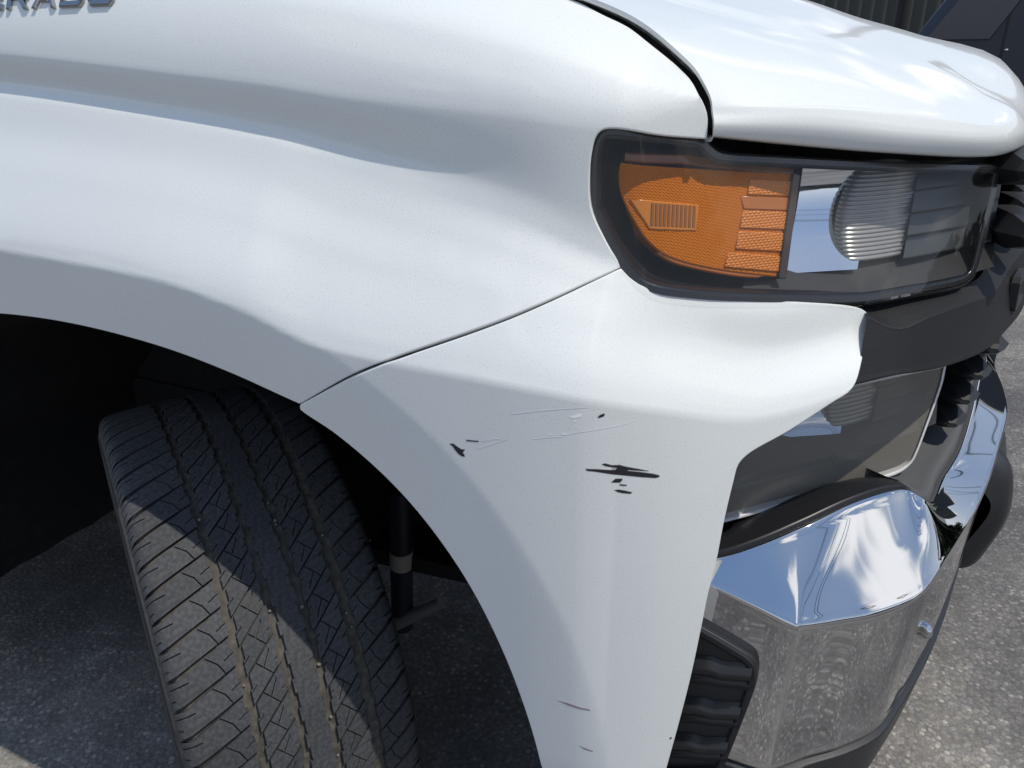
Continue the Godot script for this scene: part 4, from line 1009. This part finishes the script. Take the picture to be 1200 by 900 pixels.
func tread_piece(p: PackedVector2Array, depth: float, lift := 0.0) -> ArrayMesh:
	var st := SurfaceTool.new(); st.begin(Mesh.PRIMITIVE_TRIANGLES)
	if Geometry2D.is_polygon_clockwise(p): p.reverse()
	# top, cut into bands across so that it follows the crown
	var lo := INF; var hi := -INF
	for q in p: lo = minf(lo, q.x); hi = maxf(hi, q.x)
	var at := lo
	while at < hi:
		var step := 0.006 if at < 0.02 or at > 2.0 * HALF - 0.026 else 0.02
		var band := PackedVector2Array([Vector2(at, -1), Vector2(at + step, -1), Vector2(at + step, 1), Vector2(at, 1)])
		for piece in Geometry2D.intersect_polygons(p, band):
			var tr := Geometry2D.triangulate_polygon(piece)
			for k in range(0, tr.size(), 3):
				var t := [piece[tr[k]], piece[tr[k + 1]], piece[tr[k + 2]]]
				if ((t[1] - t[0]) as Vector2).cross(t[2] - t[0]) > 0: t.reverse()
				for v in t:
					var q := tyre_point(v.x, v.y, -lift)
					st.set_color(Color(1, 1, 1).lerp(Color(2.6, 2.4, 2.1), smoothstep(0.014, -0.004, minf(v.x, 2.0 * HALF - v.x)) * 0.5)); st.set_normal((q - tyre_point(v.x, v.y, 0.004)).normalized()); st.add_vertex(q)
		at += step
	for i in p.size():
		var a := p[i]; var b := p[(i + 1) % p.size()]
		var n := maxi(1, int(absf(b.x - a.x) / 0.012))
		for k in n:
			var u := a.lerp(b, float(k) / n); var v := a.lerp(b, float(k + 1) / n)
			var q := [tyre_point(u.x, u.y, -lift), tyre_point(v.x, v.y, -lift), tyre_point(v.x, v.y, depth), tyre_point(u.x, u.y, depth)]
			var nn: Vector3 = ((q[1] - q[0]) as Vector3).cross(q[3] - q[0]).normalized()
			for x in [0, 1, 2, 0, 2, 3]: st.set_color(Color(1.5, 1.4, 1.28)); st.set_normal(-nn); st.add_vertex(q[x])
	return st.commit()

func slit(a: Vector2, b: Vector2, width: float) -> PackedVector2Array:
	var d := (b - a).normalized(); var n := Vector2(-d.y, d.x) * width * 0.5
	return PackedVector2Array([a - n, b - n, b + n, a + n])

func cut(shapes: Array, knives: Array) -> Array:
	for k in knives:
		var out := []
		for s in shapes: out.append_array(Geometry2D.clip_polygons(s, k))
		shapes = out
	return shapes

func build_wheel():
	var w := holder("tyre", truck, AXLE); w.rotation.y = -deg_to_rad(33.5)
	# carcass: groove floor and sidewalls
	var grid := []
	for i in 145:
		var row := []
		var c := i / 144.0 * TAU * 0.3965
		for k in 65:
			var ww := lerpf(-0.115, 2.0 * HALF + 0.115, k / 64.0)
			var edge := minf(ww, 2.0 * HALF - ww)
			row.append(tyre_point(ww, c, 0.0065 * smoothstep(-0.026, -0.014, edge) ))
		grid.append(row)
	put("carcass", grid_mesh(grid), M.groove, w)
	for ring_at in [[-0.030, 0.0025, 0.0012], [-0.040, 0.003, 0.0012], [-0.075, 0.004, 0.0014]]:
		var g := []
		for i in 97:
			var row := []; var c := i / 96.0 * TAU * 0.3965
			for k in 6: row.append(tyre_point(ring_at[0] - ring_at[1] * (k / 5.0 - 0.5), c, 0.001 - (ring_at[2] + 0.001) * sin(k / 5.0 * PI)))
			g.append(row)
		put("sidewall_ring", grid_mesh(g), M.rubber, w)
	# wheel disc
	var prof := [[0.214, 0.108], [0.222, 0.112], [0.218, 0.118], [0.205, 0.11], [0.195, 0.07], [0.16, 0.045], [0.09, 0.05], [0.07, 0.07], [0.0, 0.075]]
	var dg := []
	for p in prof:
		var row := []
		for i in 65: row.append(Vector3(cos(i / 64.0 * TAU) * p[0], sin(i / 64.0 * TAU) * p[0], p[1]))
		dg.append(row)
	put("rim", grid_mesh(dg), M.steel, w)
	# tread: one pitch of each rib, repeated round the tyre
	var P := TAU * 0.3965 / 72.0
	var L := 0.5 * P
	var ribs := []
	# outer shoulder: slanted blocks that run over onto the sidewall
	var sl := 0.42
	var bl := PackedVector2Array([Vector2(-0.020, -0.020 * sl * 0.2 + 0.0012), Vector2(0.004, 0.004 * sl + 0.0032), Vector2(0.066, 0.066 * sl + 0.0012), Vector2(0.066, 0.066 * sl + P * 0.52), Vector2(0.0635, 0.0635 * sl + P * 0.55), Vector2(0.0635, 0.0635 * sl + P - 0.0012), Vector2(0.004, 0.004 * sl + P - 0.0032), Vector2(-0.020, -0.020 * sl * 0.2 + P - 0.0012)])
	var kn := [slit(Vector2(0.032, 0.032 * sl + P + 0.002), Vector2(0.046, 0.046 * sl + P * 0.5), 0.0015), slit(Vector2(0.046, 0.046 * sl + P * 0.52), Vector2(0.054, 0.054 * sl - 0.002), 0.0015), slit(Vector2(0.045, 0.045 * sl + P * 0.5), Vector2(0.0, P * 0.42), 0.0013),
		slit(Vector2(0.07, 0.07 * sl + P * 0.46), Vector2(0.054, 0.054 * sl + P * 0.42), 0.0012), slit(Vector2(-0.024, P * 0.3), Vector2(-0.004, P * 0.34), 0.0012), slit(Vector2(-0.024, P * 0.68), Vector2(0.014, P * 0.80), 0.0015)]
	ribs.append(cut([bl], kn))
	# second rib: steep slots both ways
	var s2 := 0.95
	var r2 := PackedVector2Array([Vector2(0.074, 0.0015), Vector2(0.111, 0.037 * s2 + 0.0015), Vector2(0.111, 0.037 * s2 + P * 0.5), Vector2(0.1135, 0.037 * s2 + P * 0.55), Vector2(0.1135, 0.0395 * s2 + P - 0.0015), Vector2(0.0765, 0.0025 * s2 + P - 0.0015), Vector2(0.0765, P * 0.55), Vector2(0.074, P * 0.5)])
	kn = [slit(Vector2(0.084, 0.010 * s2 + P + 0.003), Vector2(0.104, 0.030 * s2 - 0.003), 0.0015), slit(Vector2(0.094, 0.020 * s2 + P * 0.45), Vector2(0.085, 0.011 * s2 + P * 0.22), 0.0012), slit(Vector2(0.093, 0.020 * s2 + P * 0.52), Vector2(0.104, 0.031 * s2 + P * 0.78), 0.0012), slit(Vector2(0.072, P * 0.35), Vector2(0.081, 0.007 * s2 + P * 0.42), 0.0012), slit(Vector2(0.115, 0.037 * s2 + P * 0.35), Vector2(0.107, 0.033 * s2 + P * 0.3), 0.0012)]
	ribs.append(cut([r2], kn))
	# centre rib: solid, notched
	var r3 := PackedVector2Array([Vector2(0.1225, 0.0), Vector2(0.1475, 0.0), Vector2(0.1475, P * 0.45), Vector2(0.150, P * 0.5), Vector2(0.150, P), Vector2(0.120, P), Vector2(0.120, P * 0.55), Vector2(0.1225, P * 0.5)])
	kn = [slit(Vector2(0.118, P * 0.5), Vector2(0.1265, P * 0.56), 0.001), slit(Vector2(0.152, P * 0.5), Vector2(0.144, P * 0.42), 0.001)]
	ribs.append(cut([r3], kn))
	# fourth rib and inner shoulder: turned copies of the first two
	var turn := func(list: Array, by: float, shrink: float) -> Array:
		var out := []
		for s in list:
			var q := PackedVector2Array()
			for v in s: q.append(Vector2(by - v.x * (shrink if v.x > 0.0 else 1.0), P - v.y))
			out.append(q)
		return out
	ribs.append(turn.call(ribs[1], 0.271, 1.0))
	ribs.append(turn.call(ribs[0], 2.0 * HALF, 0.68))
	var rng := RandomNumberGenerator.new(); rng.seed = 5
	for r in ribs.size():
		var meshes := []
		for s in ribs[r]: meshes.append(tread_piece(s, 0.0066))
		var am := ArrayMesh.new()
		var st := SurfaceTool.new(); st.begin(Mesh.PRIMITIVE_TRIANGLES)
		for m in meshes: st.append_from(m, 0, Transform3D())
		am = st.commit()
		for i in 72:
			var deg := i * 5.0
			var shown := deg < 135.0 or deg > 325.0
			if not shown: continue
			var b := put("tread_block", am, M.rubber_tints[rng.randi() % 3], w)
			b.rotation.z = deg_to_rad(deg + r * 1.7)
		var mm := MultiMesh.new(); mm.transform_format = MultiMesh.TRANSFORM_3D; mm.mesh = am; mm.instance_count = 38
		for i in 38:
			mm.set_instance_transform(i, Transform3D(Basis(Vector3(0, 0, 1), deg_to_rad(135.0 + i * 5.0 + r * 1.7)), Vector3.ZERO))
		var mi := MultiMeshInstance3D.new(); mi.name = "far_tread"; mi.multimesh = mm; mi.material_override = M.rubber; w.add_child(mi, true); mi.set_meta("kind", "stuff")

# pebbles caught in the grooves
func build_pebbles():
	var w := truck.get_node("tyre")
	var rng := RandomNumberGenerator.new(); rng.seed = 31
	for i in 16:
		var lane: float = [0.0695, 0.1175, 0.1535, 0.2045][rng.randi() % 4]
		var sp := SphereMesh.new(); sp.radius = rng.randf_range(0.0016, 0.0034); sp.height = sp.radius * 1.5; sp.radial_segments = 7; sp.rings = 4
		var s := put("pebble", sp, M.mud if i % 4 else M.steel_dull, w)
		s.position = tyre_point(lane + rng.randf_range(-0.002, 0.002), rng.randf_range(-0.05, 0.42), 0.004); s.rotation = Vector3(rng.randf() * 3.0, rng.randf() * 3.0, 0)

# ---------------------------------------------------------------- inside the wheel arch
func build_underside():
	# liner: shell over the wheel
	var grid := []
	for j in 9:
		var row := []
		for i in 41:
			var a := lerpf(-0.10, PI + 0.10, i / 40.0)
			var r := 0.66 + 0.02 * sin(i * 1.3) * (1.0 if j % 2 == 0 else 0.6)
			var z := lerpf(0.935, 0.50, j / 8.0)
			if j == 0: r = 0.645
			row.append(Vector3(0.03 + cos(a) * r * 0.98, 0.37 + sin(a) * r, z))
		grid.append(row)
	put("wheel_arch_liner", grid_mesh(grid), M.liner, truck)
	var bx := BoxMesh.new(); bx.size = Vector3(1.5, 0.16, 0.09)
	var fr := put("frame_rail", bx, M.liner, truck); fr.position = Vector3(-0.15, 0.52, 0.46)
	bx = BoxMesh.new(); bx.size = Vector3(4.4, 0.10, 1.85)
	fr = put("unseen_floor_pan", bx, M.black, truck); fr.position = Vector3(-2.95, 0.55, 0)  # slab out of view, keeps sun off the ground under the truck
	bx = BoxMesh.new(); bx.size = Vector3(1.5, 0.5, 0.9)
	fr = put("unseen_engine_block", bx, M.black, truck); fr.position = Vector3(-0.15, 0.80, 0)  # plain box out of view, blocks light under the hood
	bx = BoxMesh.new(); bx.size = Vector3(1.45, 0.72, 0.02)
	fr = put("inner_wheelhouse", bx, M.liner, truck); fr.position = Vector3(-0.08, 0.70, 0.49)
	bx = BoxMesh.new(); bx.size = Vector3(0.8, 0.03, 1.2)
	fr = put("added_skid_plate", bx, M.black, truck); fr.position = Vector3(0.46, 0.42, 0); fr.rotation.z = 0.08  # plate added to cut the light reaching the ground behind the bumper
	# shock absorber with a paper label, link rod
	var cy := CylinderMesh.new(); cy.top_radius = 0.021; cy.bottom_radius = 0.021; cy.height = 0.34
	var s := put("shock_absorber", cy, M.dark_blue, truck); s.position = SHOCK + Vector3(0, -0.01, 0); s.rotation = Vector3(0.1, 0, -0.12)
	cy = CylinderMesh.new(); cy.top_radius = 0.0216; cy.bottom_radius = 0.0216; cy.height = 0.040; cy.cap_top = false; cy.cap_bottom = false
	var lb := put("paper_label", cy, M.paper, s); lb.position = Vector3(0, 0.01, 0)
	cy = CylinderMesh.new(); cy.top_radius = 0.012; cy.bottom_radius = 0.017; cy.height = 0.20
	var rod := put("tie_rod", cy, M.steel_dull, truck); rod.position = ROD; rod.rotation = Vector3(0.0, 0.3, -1.0)
	# flecks of dried mud on the liner
	var rng := RandomNumberGenerator.new(); rng.seed = 77
	for k in 26:
		var at := Vector3(rng.randf_range(-0.62, -0.12), rng.randf_range(0.45, 0.95), 0.502)
		var r := rng.randf_range(0.002, 0.0075)
		var poly := PackedVector2Array()
		for i in 7: poly.append(Vector2(cos(i * TAU / 7.0) * r * rng.randf_range(0.4, 1.2), sin(i * TAU / 7.0) * r * rng.randf_range(0.5, 1.4)))
		var st := SurfaceTool.new(); st.begin(Mesh.PRIMITIVE_TRIANGLES); extrude(st, poly, -0.001, 0.002, 0.0006)
		var f := put("mud_fleck", st.commit(), M.mud, truck); f.position = at

func build_rear():
	# out-of-view door and sill continue the side backwards and shade the ground
	var side := func(x: float, y: float) -> Vector3: return Vector3(x, y, body_z(-0.85, y))
	var o := PackedVector2Array([Vector2(-0.858, 0.56), Vector2(-1.95, 0.56), Vector2(-1.95, 1.355), Vector2(-0.858, 1.355)])
	put("front_door", panel(o, side, 0.02, 0.0025, 0.014), M.paint, truck)
	o = PackedVector2Array([Vector2(-0.60, 0.33), Vector2(-1.95, 0.33), Vector2(-1.95, 0.554), Vector2(-0.60, 0.554)])
	put("sill", panel(o, side, 0.02, 0.0025, 0.03), M.plastic, truck)

	# step board added out of view, keeps sky light off the ground
	var bx := BoxMesh.new(); bx.size = Vector3(2.4, 0.06, 0.20)
	var sb := put("added_step_board", bx, M.plastic, truck); sb.position = Vector3(-1.92, 0.33, 0.98)

func build_surroundings():
	# dark van across the car park, its nose to the left
	var van := Node3D.new(); van.name = "parked_van"; van.position = Vector3(0, 0, -4.3); add_child(van)
	van.set_meta("label", "dark navy van parked behind the white truck's hood"); van.set_meta("category", "van")
	var outline := PackedVector2Array([Vector2(-0.10, 0.35), Vector2(-0.14, 0.75), Vector2(-0.05, 1.0), Vector2(0.60, 1.16), Vector2(0.86, 1.26), Vector2(1.24, 1.88), Vector2(1.42, 1.98), Vector2(4.5, 1.98), Vector2(4.62, 1.85), Vector2(4.68, 0.9), Vector2(4.66, 0.35)])
	var st := SurfaceTool.new(); st.begin(Mesh.PRIMITIVE_TRIANGLES)
	extrude(st, outline, -1.85, 0.0, 0.05)
	put("body", st.commit(), M.navy, van)
	var glass := [PackedVector2Array([Vector2(0.945, 1.30), Vector2(1.30, 1.30), Vector2(1.60, 1.84), Vector2(1.29, 1.84)])]
	for g in glass:
		st = SurfaceTool.new(); st.begin(Mesh.PRIMITIVE_TRIANGLES); extrude(st, g, -0.01, 0.012, 0.006)
		put("door_window", st.commit(), M.van_glass, van)
	st = SurfaceTool.new(); st.begin(Mesh.PRIMITIVE_TRIANGLES)
	extrude(st, PackedVector2Array([Vector2(-0.12, 0.36), Vector2(4.67, 0.36), Vector2(4.69, 0.62), Vector2(-0.15, 0.62)]), -1.87, 0.018, 0.012)
	put("lower_cladding", st.commit(), M.black, van)
	st = SurfaceTool.new(); st.begin(Mesh.PRIMITIVE_TRIANGLES)
	extrude(st, PackedVector2Array([Vector2(1.37, 0.62), Vector2(1.385, 0.62), Vector2(1.385, 1.9), Vector2(1.37, 1.9)]), -0.004, 0.004, 0.001)
	put("door_seam", st.commit(), M.black, van)
	var bx := BoxMesh.new(); bx.size = Vector3(0.20, 0.03, 0.03)
	var hd := put("door_handle", bx, M.black, van); hd.position = Vector3(1.25, 1.15, 0.02)
	var sp := SphereMesh.new(); sp.radius = 0.014; sp.height = 0.02
	var lk := put("lock", sp, M.chrome, van); lk.position = Vector3(1.40, 1.245, 0.004)
	for x in [0.55, 3.75]:
		for z in [-0.10, -1.75]:
			var cy := CylinderMesh.new(); cy.top_radius = 0.34; cy.bottom_radius = 0.34; cy.height = 0.24
			var wh := put("wheel", cy, M.rubber, van); wh.position = Vector3(x, 0.34, z); wh.rotation.x = PI / 2
			cy = CylinderMesh.new(); cy.top_radius = 0.20; cy.bottom_radius = 0.22; cy.height = 0.25
			put("hub", cy, M.steel_dull, wh)
	# ribbed fence behind, with a black post in front of it
	var fence := Node3D.new(); fence.name = "ribbed_fence"; fence.position = Vector3(0, 0, -9.0); add_child(fence)
	fence.set_meta("label", "grey ribbed metal fence beyond the dark navy van"); fence.set_meta("category", "fence")
	var grid := [[], []]
	for i in 73:
		var x := i / 72.0 * 1.2
		var z := 0.008 * clampf(sin(x / 1.2 * TAU * 9.0) * 2.5, -1.0, 1.0)
		grid[0].append(Vector3(x, 2.3, z)); grid[1].append(Vector3(x, 0.02, z))
	var sheet := grid_mesh(grid)
	for i in 14:
		var s := put("panel", sheet, M.fence, fence); s.position = Vector3(-6.0 + i * 1.2, 0, 0.003 * (i % 2))
	var cyl := CylinderMesh.new(); cyl.top_radius = 0.055; cyl.bottom_radius = 0.06; cyl.height = 3.4
	var post := put("steel_post", cyl, M.black, self); post.position = Vector3(0.785, 1.7, -5.0 - 2.2)
	post.set_meta("label", "black steel post standing between the hood and the fence"); post.set_meta("category", "post")

	# tree line in front of the truck and overhead cables, both mirrored in the chrome
	var st2 := SurfaceTool.new(); st2.begin(Mesh.PRIMITIVE_TRIANGLES)
	for t in [[Vector3(-0.5, 0, 0), Vector3(0.5, 0.1, 0.1), Vector3(0.0, 0.8, -0.1)], [Vector3(0, -0.2, -0.5), Vector3(0.1, 0.1, 0.5), Vector3(-0.1, 0.7, 0.0)]]:
		for v in t: st2.set_normal(Vector3(0.3, 0.9, 0.3).normalized()); st2.add_vertex(v)
	var mm := MultiMesh.new(); mm.transform_format = MultiMesh.TRANSFORM_3D; mm.mesh = st2.commit(); mm.instance_count = 7000
	var rng := RandomNumberGenerator.new(); rng.seed = 12
	for i in 7000:
		var z := rng.randf_range(-26.0, 34.0)
		var top := 3.4 + 0.9 * sin(z * 0.45) + 0.5 * sin(z * 1.3 + 1.0)
		var b := Basis.from_euler(Vector3(rng.randf() * TAU, rng.randf() * TAU, rng.randf() * TAU)).scaled(Vector3.ONE * rng.randf_range(0.5, 1.1))
		mm.set_instance_transform(i, Transform3D(b, Vector3(34.0 + rng.randf_range(-2.5, 2.5), rng.randf_range(0.2, top), z)))
	var mi := MultiMeshInstance3D.new(); mi.name = "tree_line"; mi.multimesh = mm; mi.material_override = M.leaf; add_child(mi)
	mi.set_meta("kind", "stuff"); mi.set_meta("label", "dark line of trees mirrored in the chrome bumper"); mi.set_meta("category", "trees")
	var k := 0
	for c in [[8.2, 6.6, 0.0], [8.6, 6.9, 0.1], [9.6, 6.3, -0.1], [12.0, 7.0, 0.06], [13.0, 7.2, 0.02]]:
		var grid2 := []
		for i in 41:
			var z := lerpf(-30.0, 34.0, i / 40.0)
			var y: float = c[1] + 0.0016 * z * z - 0.5
			var row := []
			for a in 7: row.append(Vector3(c[0] + c[2] * z + cos(a / 6.0 * TAU) * 0.022, y + sin(a / 6.0 * TAU) * 0.022, z))
			grid2.append(row)
		var cab := put("overhead_cable", grid_mesh(grid2), M.black, self)
		cab.set_meta("label", ["lowest black overhead cable mirrored in the chrome bumper", "thin black overhead cable just above the lowest one in the chrome", "slanting black overhead cable mirrored in the chrome", "black overhead cable mirrored high on the chrome facet", "topmost black overhead cable mirrored in the chrome facet"][k])
		cab.set_meta("category", "cable"); cab.set_meta("group", "overhead cables mirrored in the bumper")
		k += 1
